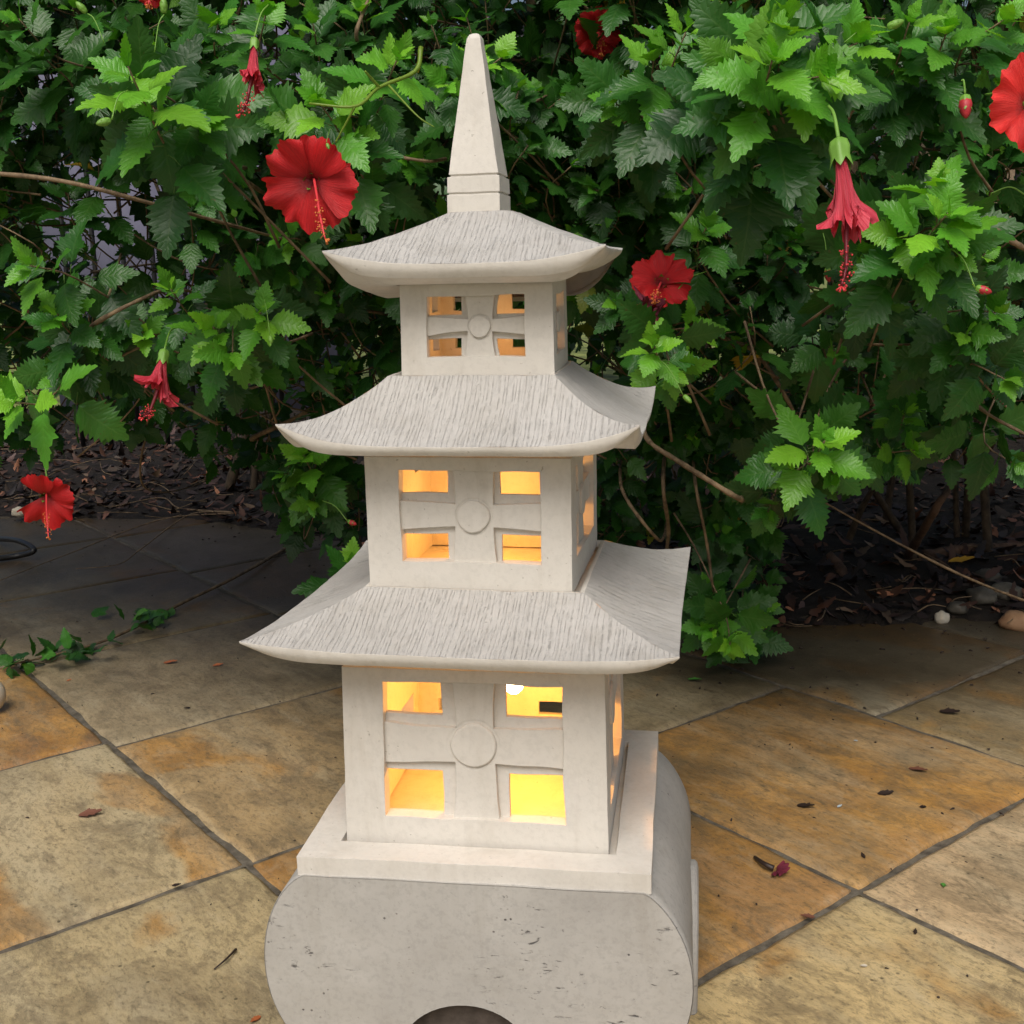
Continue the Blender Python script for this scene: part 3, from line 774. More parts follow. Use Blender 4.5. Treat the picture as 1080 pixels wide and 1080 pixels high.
shrubs = []
for nm, loc, lab in [('hibiscus_shrub', (-1.25, 2.55, .03), 'dark green hibiscus with red blooms hanging over the left paving, left of the lantern'),
                     ('hibiscus_shrub', (.12, 1.95, .03), 'hibiscus growing directly behind the lantern, its leaves filling the view around the spire'),
                     ('hibiscus_shrub', (.85, 1.85, .03), 'hibiscus right of the lantern, with a drooping pink wilted flower')]:
    o = empty(nm, loc, lab, 'shrub', 'hibiscus shrubs forming the hedge')
    shrubs.append(dict(o=o, loc=np.array(loc), leaf=Acc(), br=Acc()))
def owner(p, px=None):
    """which shrub a point belongs to: by direction seen"""
    q = p - C; z = q @ FW; u = 540 + F * (q @ RT) / z
    return shrubs[0] if u < 385 else shrubs[1] if u < 720 else shrubs[2]
def proj(p):
    q = p - C; z = q @ FW; return 540 + F * (q @ RT) / z, 540 - F * (q @ UP) / z, z

# shoots that stand out in the photograph: (x, y, depth, axis dx, dy, toward, leaves, length, brightness)
KEY = [
 (135, 70, 1.22, -.1, -.5, .8, 11, .086, .95), (165, 120, 1.27, .2, .3, .8, 8, .088, .45), (215, 130, 1.32, .5, .2, .8, 7, .085, .35), (115, 100, 1.30, -.6, .2, .6, 6, .08, .4),
 (335, 105, 1.28, -.2, -.3, .8, 10, .078, .9), (375, 140, 1.33, .2, .5, .8, 8, .082, .45), (300, 130, 1.34, -.4, .3, .8, 7, .08, .4),
 (420, 60, 1.30, .3, -.3, .7, 8, .06, .95), (500, 55, 1.5, .1, -.6, .6, 7, .072, 1.0), (470, 90, 1.42, -.2, .2, .8, 9, .07, .5),
 (225, 345, 1.5, 0, -.2, .9, 10, .075, .85), (275, 330, 1.48, .2, -.1, .9, 9, .066, .85), (180, 305, 1.55, -.2, -.4, .8, 8, .066, .6), (245, 375, 1.5, .1, .8, .7, 5, .08, .7),
 (15, 425, 1.5, -.3, .2, .9, 7, .085, .95), (60, 330, 1.55, 0, -.3, .9, 9, .08, .55), (100, 360, 1.6, .2, .3, .8, 9, .08, .35), (30, 280, 1.5, -.4, 0, .9, 8, .08, .6), (150, 350, 1.62, .3, 0, .8, 8, .06, .6), (60, 400, 1.6, 0, .5, .8, 9, .08, .4),
 (320, 480, 2.0, -.1, -.3, .9, 12, .085, .8), (330, 530, 2.05, 0, .5, .8, 9, .085, .45), (300, 500, 2.05, -.6, .1, .7, 8, .08, .35), (370, 595, 1.95, .2, -.4, .7, 8, .08, .65), (345, 470, 2.1, .3, -.3, .8, 8, .08, .35),
 (815, 60, 1.10, -.1, -.2, .9, 12, .094, .85), (870, 80, 1.12, .4, .1, .8, 10, .094, .8), (770, 70, 1.16, -.5, .1, .8, 9, .09, .5), (830, 20, 1.14, 0, -.7, .7, 8, .09, .8), (905, 45, 1.16, .6, -.2, .8, 8, .088, .6), (800, 110, 1.2, -.2, .7, .7, 8, .09, .4),
 (690, 55, 1.35, -.1, -.4, .8, 9, .078, .7), (650, 110, 1.42, -.3, .1, .8, 9, .075, .5), (690, 130, 1.4, .3, .5, .8, 8, .078, .35), (725, 30, 1.3, .2, -.5, .8, 8, .08, .7),
 (1000, 30, 1.3, 0, -.4, .8, 10, .08, .65), (1060, 20, 1.3, .4, -.3, .8, 9, .08, .7), (1050, 80, 1.35, .2, .5, .8, 8, .082, .4), (950, 70, 1.35, 0, .3, .8, 9, .08, .35), (960, 20, 1.3, 0, -.5, .8, 9, .08, .5),
 (1000, 225, 1.28, .1, -.3, .9, 12, .086, .85), (950, 250, 1.33, -.5, .2, .8, 9, .088, .55), (1010, 270, 1.34, .2, .7, .8, 8, .088, .5), (990, 190, 1.32, -.2, -.8, .6, 6, .08, .85), (920, 275, 1.4, -.3, .5, .8, 7, .07, .5),
 (745, 240, 1.6, 0, -.3, .9, 10, .075, .6), (720, 200, 1.65, -.4, .1, .8, 9, .075, .4), (675, 175, 1.7, -.2, -.2, .9, 9, .07, .45), (610, 190, 1.75, 0, .2, .8, 9, .08, .4), (590, 120, 1.7, .1, -.1, .8, 9, .09, .4), (640, 230, 1.75, .2, .4, .8, 7, .07, .6),
 (690, 365, 1.35, -.2, -.2, .9, 9, .055, .95), (735, 345, 1.5, .4, 0, .8, 9, .06, .8), (710, 395, 1.4, .1, .8, .7, 6, .065, .7), (650, 320, 1.6, -.3, 0, .9, 8, .06, .3),
 (870, 465, 1.42, .1, -.3, .85, 8, .074, 1.0), (835, 500, 1.5, -.5, .4, .8, 10, .075, .55), (880, 500, 1.5, .2, .6, .8, 8, .08, .5), (810, 540, 1.6, -.4, .7, .7, 8, .08, .25),
 (955, 435, 1.75, .0, -.4, .9, 10, .08, .6), (965, 475, 1.7, .4, .1, .8, 10, .06, .85), (985, 400, 1.7, .3, -.2, .8, 9, .08, .35),
 (915, 325, 1.55, 0, .7, .8, 4, .095, .45), (880, 370, 1.65, 0, .3, .9, 9, .085, .3), (1050, 330, 1.5, .2, .2, .9, 10, .085, .4), (1060, 400, 1.5, .3, .4, .9, 9, .09, .3), (1020, 350, 1.5, -.2, .0, .9, 9, .085, .45), (1070, 490, 1.6, .3, .6, .7, 8, .1, .2),
 (790, 660, 2.15, 0, -.3, .9, 11, .09, .4), (750, 665, 2.05, -.3, .2, .8, 9, .085, .65), (770, 680, 2.0, 0, .7, .7, 8, .08, .7), (805, 640, 2.2, .3, .1, .8, 9, .09, .35), (745, 620, 2.2, -.2, -.3, .8, 9, .09, .3), (760, 560, 2.2, 0, 0, .9, 9, .09, .25),
 (45, 60, 1.5, -.2, -.2, .9, 10, .085, .25), (20, 20, 1.45, -.3, -.3, .8, 10, .085, .3), (230, 25, 1.5, .2, -.3, .9, 9, .085, .35), (280, 15, 1.4, .2, -.5, .8, 9, .075, .6), (330, 25, 1.45, 0, -.4, .9, 9, .08, .35), (380, 10, 1.5, 0, -.5, .8, 9, .07, .55),
 (390, 210, 1.6, 0, .8, .7, 7, .10, .3), (430, 170, 1.62, .2, .5, .8, 9, .085, .35), (210, 210, 1.65, .1, .4, .8, 9, .09, .2), (270, 270, 1.7, 0, .4, .8, 9, .10, .2), (310, 290, 1.75, .3, .5, .8, 8, .1, .2), (550, 150, 1.65, .2, .2, .8, 10, .085, .35), (530, 60, 1.55, .5, -.2, .7, 6, .07, .9), (570, 60, 1.7, .3, 0, .8, 8, .08, .25),
]
for (x, y, d, dx, dy, tw, n_, L, br) in KEY:
    p = at(x, y, d); s = owner(p); ax = screen_dir(dx, dy, tw)
    back = p + np.array([random.uniform(-.12, .12), random.uniform(.18, .3), random.uniform(-.2, -.02)])
    back[2] = max(back[2], .06)
    if y > 400: back[2] = p[2] + random.uniform(.05, .2)
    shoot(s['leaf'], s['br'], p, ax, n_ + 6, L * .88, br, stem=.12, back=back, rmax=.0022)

# the rest of the hedge, laid down at random in depth
def surf_depth(u, v):
    """how far in the leafy front stands at (u, v); None where the hedge leaves the ground bare"""
    d = np.interp(v, [-700, 0, 200, 350, 480, 600, 700], [1.35, 1.5, 1.62, 1.8, 2.1, 2.3, 2.35])
    return d + .12 * noise.noise(Vector((u * .006, v * .006, 3)))
def low_limit(u):
    return np.interp(u, [-400, 0, 50, 90, 170, 250, 290, 350, 400, 640, 700, 800, 850, 900, 1000, 1080, 1500], [500, 480, 465, 455, 470, 500, 540, 570, 580, 670, 670, 630, 540, 490, 470, 450, 450])
cnt = 0; tries = 0
while cnt < 1850 and tries < 90000:
    tries += 1
    u = random.uniform(-420, 1500); v = random.uniform(-560, 690); back_ = random.random()
    if v > low_limit(u) - 10: continue
    gap = (-20 < u < 165 and 95 < v < 320)
    d = surf_depth(u, v) + (.02 + random.expovariate(1 / .13))
    if gap and random.random() < .3: continue
    if 845 < u < 960 and 90 < v < 175 and random.random() < .5: continue
    p = at(u, v, d)
    if abs(p[0]) < .32 and p[1] < .45: continue
    if p[2] < .08: continue
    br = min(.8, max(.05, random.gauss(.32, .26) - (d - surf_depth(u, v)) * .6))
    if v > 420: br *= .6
    ax = nrm(screen_dir(random.gauss(0, .5), random.gauss(-.15, .4), random.uniform(.3, 1)) + np.array([0, 0, .25]))
    s = owner(p); back = p + np.array([random.uniform(-.2, .2), random.uniform(.12, .3), random.uniform(-.22, -.02)]); back[2] = max(back[2], .06)
    if v > 400: back[2] = p[2] + random.uniform(.05, .2)
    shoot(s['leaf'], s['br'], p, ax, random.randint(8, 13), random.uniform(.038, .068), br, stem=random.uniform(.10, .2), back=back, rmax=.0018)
    cnt += 1
# deep interior and the far side of the hedge: simpler leaves
cnt = 0
while cnt < 1700:
    u = random.uniform(-600, 1700); v = random.uniform(-800, 560)
    d = surf_depth(u, v) + random.uniform(.25, 1.2)
    if v > low_limit(u) - 45: continue
    if (-40 < u < 170 and 90 < v < 330) and random.random() < .45: continue
    if 840 < u < 960 and 90 < v < 180 and random.random() < .8: continue
    p = at(u, v, d)
    if p[2] < .10: continue
    s = owner(p)
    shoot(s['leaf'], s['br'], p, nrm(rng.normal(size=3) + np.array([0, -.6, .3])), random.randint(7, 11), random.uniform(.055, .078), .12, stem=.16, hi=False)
    cnt += 1

# trailing stems that creep over the paving
def trail(path, r0, r1, leaves, L, br, s, every=1, start=.55):
    P = smooth_path(path, 40); V, Fq = tube(P, r0, r1, 6, .08); mesh_obj('branch', V, Fq, M_bark, s['o'])
    for k in range(leaves):
        t = start + (1 - start) * k / max(1, leaves - 1); i = min(38, int(t * 39)); p = P[i]; d = P[i + 1] - P[i]
        dd = nrm(nrm(d) * .6 + rng.normal(size=3) * .6 + np.array([0, 0, .45])); nn = nrm(np.array([0, -.5, 1]) + rng.normal(size=3) * .3)
        put_leaf(s['leaf'], p + dd * .008, dd, nn, L * random.uniform(.6, 1.2), leaf_colour(random.uniform(.2, .8), br))
g = lambda u, v, z=.006: ground(u, v, z)
S0 = shrubs[0]; S1_ = shrubs[1]; S2 = shrubs[2]
trail([at(352, 545, 2.25), g(322, 566, .03), g(255, 605, .016), g(190, 637, .012), g(120, 672, .010), g(60, 690, .010), g(15, 700, .012)], .0055, .002, 0, .05, .5, S0)
for (ua, va, n_) in ((60, 690, 16), (20, 698, 10), (95, 680, 8), (150, 655, 12), (165, 648, 7)):
    for k in range(n_):
        p = g(ua + random.gauss(0, 15), va + random.gauss(0, 4), random.uniform(.008, .03)); dd = nrm(rng.normal(size=3) + np.array([0, -.2, .35]))
        put_leaf(S0['leaf'], p, dd, nrm(np.array([0, -.4, 1]) + rng.normal(size=3) * .4), random.uniform(.025, .055), leaf_colour(random.uniform(.25, .9), .5))
trail([g(245, 540, .03), g(200, 543, .02), g(150, 578, .015), g(125, 595, .012), g(80, 600, .012)], .0028, .001, 0, .02, .5, S0)
trail([g(245, 540, .03), g(190, 536, .02), g(170, 525, .04), g(120, 534, .03)], .003, .0012, 0, .02, .5, S0)
trail([g(250, 541, .03), g(170, 548, .02), g(70, 585, .01), g(0, 612, .008)], .0025, .001, 0, .02, .5, S0)
trail([g(190, 540, .02), g(150, 530, .05)], .002, .001, 0, .02, .5, S0)
# twigs one can follow in the photograph
TW = [
 ([(-40, 180, 1.5), (60, 190, 1.45), (150, 212, 1.5), (235, 235, 1.6), (330, 262, 1.8)], .0030, .0022),
 ([(50, 385, 1.7), (95, 345, 1.6), (150, 315, 1.6), (185, 305, 1.7)], .0045, .002), ([(118, 383, 1.7), (150, 365, 1.65), (190, 352, 1.75)], .0025, .002),
 ([(245, 180, 1.6), (280, 205, 1.7), (330, 240, 1.9)], .004, .003), ([(350, 300, 1.9), (410, 360, 2.0), (450, 400, 2.1)], .007, .005),
 ([(350, 325, 1.9), (400, 330, 1.9)], .004, .003), ([(400, 162, 1.6), (450, 170, 1.58), (480, 168, 1.7)], .003, .0025),
 
 ([(685, 466, 1.6), (715, 486, 1.55), (745, 505, 1.5), (778, 525, 1.5)], .0035, .005), ([(700, 520, 2.0), (705, 560, 2.1), (700, 600, 2.2)], .004, .005), ([(660, 525, 2.0), (690, 565, 2.0)], .003, .004),
 ([(735, 520, 2.0), (745, 570, 2.05), (752, 620, 2.1)], .003, .003), ([(760, 355, 1.9), (800, 375, 1.9), (840, 440, 1.95)], .004, .004),
 ([(745, 310, 2.0), (800, 318, 1.9), (870, 308, 1.8), (930, 297, 1.7)], .006, .003), ([(765, 320, 2.0), (790, 350, 1.95), (800, 380, 1.95)], .005, .004),
 ([(1005, 405, 1.7), (1040, 435, 1.6), (1085, 460, 1.55)], .0045, .003), ([(1040, 235, 1.45), (1060, 250, 1.4), (1095, 270, 1.4)], .005, .004), ([(1100, 640, 2.0), (1000, 600, 2.2), (870, 530, 2.2), (820, 495, 2.1)], .003, .002),
 ([(376, 40, 1.5), (388, 0, 1.5), (395, -40, 1.5)], .003, .003), ([(640, 30, 1.9), (720, 50, 1.8)], .003, .003), ([(570, 90, 1.9), (640, 102, 1.9), (700, 95, 1.9)], .003, .003), ([(600, 60, 1.95), (660, 120, 1.9)], .0025, .002),
 ([(155, 460, 2.3), (150, 510, 2.4)], .003, .002), ([(245, 415, 1.9), (305, 400, 1.95)], .0025, .002), ([(270, 460, 2.2), (330, 430, 2.1), (380, 380, 2.0)], .006, .005),
]
for P, r0, r1 in TW:
    pts = [at(*q) for q in P]; s = owner(pts[len(pts) // 2])
    if P[0][0] > 0 and P[0][2] > 1.45: pts = [pts[0] - (pts[1] - pts[0]) * .5 + np.array([0, .35, .0]), pts[0] - (pts[1] - pts[0]) * .35 + np.array([0, .12, .0])] + pts
    if P[-1][0] < 1080 and P[-1][1] > 0: pts = pts + [pts[-1] + (pts[-1] - pts[-2]) * .25 + np.array([0, .14, -.02]), pts[-1] + (pts[-1] - pts[-2]) * .3 + np.array([0, .4, -.03])]
    V, Fq = tube(smooth_path(pts, 40), r0, r1 * .7, 7, .10); mesh_obj('branch', V, Fq, M_bark, s['o'])
for P, r0, r1 in [([(326, 109, 1.2), (375, 112, 1.2), (400, 92, 1.22), (438, 75, 1.24), (444, 50, 1.25)], .0012, .0028), ([(400, 92, 1.22), (385, 75, 1.2)], .002, .0012), ([(374, 113, 1.2), (354, 150, 1.22)], .0014, .001), ([(410, 90, 1.22), (440, 122, 1.2), (458, 134, 1.2)], .0012, .0005)]:
    V, Fq = tube(smooth_path([at(*q) for q in P], 24), r0, r1, 7, .04); shrubs[0]['leaf'].add(V, Fq, lc=np.array([.24, .36, .04, 1.]), luv=np.array([.3, .5, 0.]))
# main stems from the root, arching up and out
for s in shrubs:
    for k in range(8):
        a = s['loc'] + np.array([random.gauss(0, .10), random.gauss(0, .07), -.02])
        e = a + np.array([random.gauss(0, .55), random.uniform(-.75, .3), random.uniform(.5, 1.7)])
        mpt = a * .5 + e * .5 + np.array([random.gauss(0, .08), .12, random.uniform(.0, .3)])
        if e[1] < .9 and abs(e[0]) < .4: e[1] = .9
        V, Fq = tube(smooth_path([a, a * .7 + mpt * .3 + [0, 0, .08], mpt, e], 24), random.uniform(.009, .017), .0012, 7, .06); mesh_obj('stem', V, Fq, M_stem, s['o'])
        for q in range(3):
            b0 = mpt + (e - mpt) * random.uniform(0, .8); b1 = b0 + np.array([random.gauss(0, .3), random.gauss(-.1, .2), random.uniform(-.1, .4)])
            V, Fq = tube(smooth_path([b0, (b0 + b1) / 2 + [0, 0, .04], b1], 12), .0045, .0007, 5, .06); mesh_obj('branch', V, Fq, M_stem, s['o'])
for s in shrubs:
    s['leaf'].build('foliage', M_leaf, s['o']); tag(s['br'].build('twigs', M_bark, s['o']), kind='stuff')

# ------------------------------------------------------------------ flowers
def petal(R_, a, s0, seed, cup, W=.62, nS=30, nT=14):
    rd = random.Random(seed); V, UV = [], []
    ph = rd.uniform(0, 6)
    for i in range(nS + 1):
        s = 2 * i / nS - 1
        for k in range(nT + 1):
            t = k / nT
            wd = R_ * W * (t ** .75) * (1 - .12 * t ** 6); out = R_ * t * (1 - .24 * s * s * t) * (1 + .05 * math.sin(s * 6 + ph) * t ** 3 + .03 * math.sin(s * 21 + ph) * t ** 6)
            x = s * wd; z = R_ * (cup * t ** .7 - .38 * cup * t ** 3) + .10 * R_ * math.sin(s * 6 + ph) * t ** 3 + .035 * R_ * math.sin(s * 11 + 2 * ph + t * 3) * t ** 4 + s0 * s * R_ * .14 * t
            c, s_ = math.cos(a), math.sin(a); V.append((out * c - x * s_, out * s_ + x * c, z)); UV.append((s, t, seed))
    Fq = [(i * (nT + 1) + k, (i + 1) * (nT + 1) + k, (i + 1) * (nT + 1) + k + 1, i * (nT + 1) + k + 1) for i in range(nS) for k in range(nT)]
    return np.array(V), np.array(Fq), np.array(UV, float)
def calyx_and_stalk(fl, base, axis, size, stalk_to, matl=None):
    # ribbed cup round the base plus stalk
    M = frame(axis, np.array([.3, .2, 1])); rings = []
    for r_, h in ((.0028, -.0025), (.0062, 0), (.0078, .006), (.0070, .013), (.0085, .019)):
        rings.append([M @ (np.array([math.cos(t) * r_ * (1 + .12 * math.cos(5 * t)), h if h < .015 else h + .004 * math.cos(5 * t), math.sin(t) * r_ * (1 + .12 * math.cos(5 * t))]) * size) + base for t in np.arange(20) / 20 * 2 * math.pi])
    V, Fc = loft(rings, cap=False); mesh_obj('calyx', V, Fc, M_green, fl)
    mid = (base + stalk_to) / 2 + np.array([0, 0, .008])
    V, Fq = tube(smooth_path([base - nrm(axis) * .002, mid, stalk_to], 12), .0017 * size, .0012 * size, 6)
    mesh_obj('stalk', V, Fq, M_green, fl)
def pistil(fl, P, r=.0014, n=34, m1=None, m2=None):
    P = smooth_path(P, 26); ac = Acc(); V, Fq = tube(P, r * 1.15, r * .6, 7); ac.add(V, Fq)
    for k in range(n):
        i = int(random.uniform(.48, .93) * 25); d = nrm(rng.normal(size=3)); e = P[i] + d * random.uniform(.0035, .0075)
        V, Fq = tube(np.array([P[i], e]), .0003, .0003, 4); ac.add(V, Fq)
    o = ac.build('pistil', m1 or M_stamen, fl)
    ac = Acc()
    for k in range(n):
        i = int(random.uniform(.5, .95) * 25); d = nrm(rng.normal(size=3)); e = P[i] + d * random.uniform(.004, .008)
        V, Fq = tube(np.array([e - [0, 0, .0008], e, e + [0, 0, .0008]]), .0008, .0009, 4); ac.add(V, Fq)
    T = nrm(P[-1] - P[-3])
    for k in range(5):
        d = nrm(T + nrm(rng.normal(size=3)) * .8); V, Fq = tube(np.array([P[-1], P[-1] + d * .003, P[-1] + d * .006]), .0004, .0012, 5); ac.add(V, Fq)
    ac.build('anthers', m2 or M_pollen, fl)
def bloom(u, v, d, axis, R_, roll=0, cup=.45, matl=None, pist=None, stalk=None, label=None, petals=5, skip=()):
    p = at(u, v, d); s = owner(p); axis = nrm(axis); M = frame(axis, np.array([.2, .3, 1])); Mx = np.stack([M[:, 0], M[:, 2], M[:, 1]], 1)   # local z along axis
    ac = Acc()
    for k in range(petals):
        if k in skip: continue
        V, Fq, UV = petal(R_, roll + k * 2 * math.pi / 5, 1, k + int(u), cup + .08 * math.sin(k * 2.3 + u)); ac.add(V @ Mx.T + p, Fq, luv=UV)
    fl = ac.build('flower', matl or M_petal, s['o'])
    if label: fl['label'] = label
    P = pist or [p, p + axis * R_ * .5, p + axis * R_ * .9 + np.array([0, 0, -R_ * .3]), p + axis * R_ * 1.1 + np.array([0, 0, -R_ * .8])]
    pistil(fl, P); calyx_and_stalk(fl, p - axis * .012, axis, 1.0, stalk if stalk is not None else p - axis * .06 + np.array([0, .03, .03]))
    return fl
def wilted(u, v, d, length, width, axis, matl, label=None, pl=.04, seed=0, stalk=None, lobes=2.2):
    """furled, hanging flower; (u, v) is where the petals leave the calyx"""
    p = at(u, v, d); s = owner(p); axis = nrm(axis); M = frame(axis, TOCAM); ac = Acc(); rd = random.Random(seed)
    for L_ in range(5):
        a0 = L_ * 2 * math.pi / 5 + rd.uniform(-.3, .3); ln = length * rd.uniform(.62, 1.06); V, UV = [], []
        nS, nT = 14, 18; ph = rd.uniform(0, 6)
        for i in range(nS + 1):
            sx = 2 * i / nS - 1
            for k in range(nT + 1):
                t = k / nT
                r_ = width * (.22 + .42 * t ** 1.3 + .9 * max(0, t - .72) ** 1.1) * (1 + .30 * math.sin(sx * 9 + ph) * t + .30 * math.sin(sx * 4 + ph * 2 + t * 6) * t * t)
                ang = a0 + sx * (.85 - .15 * t) + .5 * t + .12 * math.sin(t * 7 + ph)
                r_ *= 1 + .40 * math.cos(2 * ang + seed) * t ** 1.5
                y = ln * (t - .10 * max(0, t - .75) * (1 + math.sin(sx * 8 + ph)) * 2.) + .05 * length * math.sin(sx * 11 + ph) * t ** 3
                V.append((math.cos(ang) * r_, y, math.sin(ang) * r_)); UV.append((sx, .4 + .6 * t, L_ + seed))
        Fq = [(i * (nT + 1) + k, (i + 1) * (nT + 1) + k, (i + 1) * (nT + 1) + k + 1, i * (nT + 1) + k + 1) for i in range(nS) for k in range(nT)]
        ac.add(np.array(V) @ M.T + p, np.array(Fq), luv=np.array(UV, float))
    fl = ac.build('flower', matl, s['o'])
    if label: fl['label'] = label
    q = p + axis * length * .7
    pistil(fl, [q, q + axis * length * .3 + M[:, 0] * .003, q + axis * (length * .3 + pl * .6) + M[:, 0] * .006, q + axis * (length * .3 + pl) + M[:, 0] * .012], .0021, 44, matl, M_stamen)
    calyx_and_stalk(fl, p - axis * .010, axis, length / .05 * .72, stalk if stalk is not None else p - axis * .07 + np.array([0, .02, .01]))
    return fl
def bud(u, v, d, size, axis, red=True, stalk=None, label=None):
    p = at(u, v, d); s = owner(p); axis = nrm(axis); M = frame(axis, TOCAM); rings = []
    for r_, h in ((.2, 0), (.42, .25), (.5, .6), (.42, 1.0), (.28, 1.35), (.08, 1.6)):
        rings.append([M @ (np.array([math.cos(t) * r_ * (1 + .08 * math.cos(5 * t + h * 2)), h, math.sin(t) * r_ * (1 + .08 * math.cos(5 * t + h * 2))]) * size) + p for t in np.arange(14) / 14 * 2 * math.pi])
    V, Fc = loft(rings); o = mesh_obj('bud', V, Fc, M_bud if red else M_green, s['o'])
    if label: o['label'] = label
    calyx_and_stalk(o, p - axis * size * .1, axis, size / .019, np.asarray(stalk) if stalk is not None else p - axis * .05)
    return o
D = screen_dir
bloom(331, 190, 1.27, D(-.12, .55, 1), .052, .62, .52, None, [at(331, 187, 1.27), at(334, 205, 1.235), at(338, 230, 1.205), at(343, 252, 1.195)], label='wide open red bloom left of the spire')
bloom(697, 300, 1.52, D(.0, -.35, 1), .041, 1.2, .45, None, label='red bloom right of the top roof', pist=[at(697, 298, 1.52), at(694, 305, 1.48), at(692, 312, 1.46), at(690, 316, 1.46)])
bloom(49, 522, 1.95, D(.05, .55, .8), .052, -1.25, .55, None, [at(49, 518, 1.95), at(49, 535, 1.90), at(50, 552, 1.88), at(51, 566, 1.87)], at(46, 480, 1.98), 'two-petalled red bloom hanging over the left paving', skip=(1,))
bloom(1083, 112, 1.22, D(.25, .1, 1), .050, .9, .30, M_petal_br, label='bright scarlet bloom at the right edge')
bloom(627, 36, 1.62, D(.2, .3, 1), .034, .4, .9, None, label='half-hidden dark red bloom above the top roof')
bloom(161, -8, 1.45, D(0, .4, 1), .018, .4, .6, None)
wilted(268, 50, 1.28, .046, .015, D(0, 1, .15), M_petal_w, 'small furled red flower hanging at top left', .032, 3, at(283, 5, 1.30))
wilted(172, 378, 1.45, .058, .021, D(-.12, 1, .15), M_petal_w, 'furled red flower hanging at left', .02, 4, at(185, 345, 1.55))
wilted(886, 160, 1.05, .080, .019, D(.08, 1, .1), M_petal_w, 'large drooping pinkish wilted flower on a long stalk', .044, 5, at(874, 112, 1.08))
wilted(700, 318, 1.5, .030, .020, D(-.9, .5, .3), M_petal_m, 'shrivelled maroon flower', .012, 6)
bud(1018, 103, 1.3, .015, D(0, 1, .1), True, at(1014, 85, 1.3), 'rosy closed bud')
bud(1031, 304, 1.3, .010, D(1, .35, .2), True, at(1003, 262, 1.32), 'red-tipped green bud')
bud(873, 284, 1.55, .011, D(.1, 1, .1), True); bud(832, 190, 1.4, .008, D(0, 1, .1), False, at(838, 150, 1.4)); bud(668, 128, 1.5, .006, D(0, -1, .1), True)
bud(115, 127, 1.18, .0085, D(-.8, .4, .4), False, at(135, 95, 1.2)); bud(90, 12, 1.25, .008, D(-.6, -.6, .3), False, at(110, 45, 1.25)); bud(173, 12, 1.25, .009, D(0, -1, .2), False, at(163, 55, 1.25))
bud(722, 418, 1.35, .007, D(.7, .7, .2), False, at(690, 375, 1.36)); bud(368, 550, 1.9, .009, D(.8, .3, .2), True, at(340, 528, 1.92)); bud(938, 28, 1.15, .009, D(.9, -.3, .3), False, at(890, 45, 1.15))
bud(345, 152, 1.2, .004, D(.3, .7, .2), False, at(352, 138, 1.25)); bud(1085, 206, 1.3, .01, D(1, .1, .2), False, at(1045, 204, 1.3)); bud(285, 355, 1.45, .006, D(.2, 1, .2), False)

# ------------------------------------------------------------------ bed: litter, logs, stones
ac = Acc(); cols = [(.10, .045, .028), (.17, .075, .04), (.06, .035, .03), (.24, .10, .05), (.045, .025, .02), (.12, .08, .05)]
Vt0, Fq0, _ = leaf_template(3, .30, .35, .5, 2, 0, 91)
k = 0
while k < 6500:
    x = random.uniform(-3.2, 2.6); e = soil_edge(x); y = e + abs(random.gauss(.0, .9)) - .01
    if y > 4.2: continue
    k += 1; L = random.uniform(.018, .06); d = nrm([random.gauss(0, 1), random.gauss(0, 1), random.gauss(0, .25)])
    nn = nrm([random.gauss(0, .4), random.gauss(0, .4), 1]); M = frame(d, nn); c = random.choice(cols); b_ = random.uniform(.2, .55) if random.random() < .90 else 1.9
    V = (Vt0 * np.array([1, 1, random.uniform(-1.4, 1.4)]) * L) @ M.T + np.array([x, y, soil_z(x, y) + random.uniform(.002, .014)])
    ac.add(V, Fq0, lc=np.array([c[0] * b_, c[1] * b_, c[2] * b_, 1]))
tag(ac.build('leaf_litter', M_dead), kind='stuff', label='layer of brown fallen leaves on the soil under the hedge', cat='litter')
ac = Acc()
for k in range(260):
    x = random.uniform(-3, 2.5); y = soil_edge(x) + abs(random.gauss(0, .4)); a = random.uniform(0, 6.28); L = random.uniform(.03, .16); z = soil_z(x, y) + .01
    p0 = np.array([x, y, z]); p1 = p0 + np.array([math.cos(a) * L, math.sin(a) * L, random.uniform(0, .03)]); V, Fq = tube(smooth_path([p0, (p0 + p1) / 2 + rng.normal(size=3) * .006, p1], 6), .0018, .001, 5); ac.add(V, Fq)
tag(ac.build('twig_litter', M_bark), kind='stuff', label='scattered thin twigs on the soil under the hedge', cat='litter')

def rock(u, v, z, sx, sy, sz, material, label, seed, gd=True):
    p = ground(u, v, z) ; V, Fc = [], []; nu, nv = 20, 12
    rings = []
    for i in range(nv + 1):
        th = math.pi * i / nv
        rings.append([(math.sin(th) * math.cos(t), math.sin(th) * math.sin(t), -math.cos(th)) for t in np.arange(nu) / nu * 2 * math.pi])
    V, Fc = loft(rings); V = np.array(V); out = []
    for q in V:
        k = 1 + .25 * noise.noise(Vector(q) * 1.3 + Vector((seed, 0, 0))) + .08 * noise.noise(Vector(q) * 4 + Vector((seed, 0, 0)))
        out.append((q[0] * sx * k + p[0], q[1] * sy * k + p[1], q[2] * sz * k + p[2] + sz * .6))
    return tag(mesh_obj('stone', out, Fc, material), label, 'stone', 'stones at the edge of the bed')
rock(993, 656, .0, .016, .014, .015, M_rock_w, 'small white pebble at the edge of the paving, right', 1)
rock(1072, 662, .0, .034, .03, .024, M_rock_o, 'ochre brown rock at the right edge of the bed', 2)
rock(1035, 634, .02, .032, .03, .02, M_rock_g, 'grey-brown round stone left of the ochre rock', 3)
rock(1060, 630, .02, .038, .03, .02, M_rock_g, 'flat dark grey stone above the ochre rock', 4)
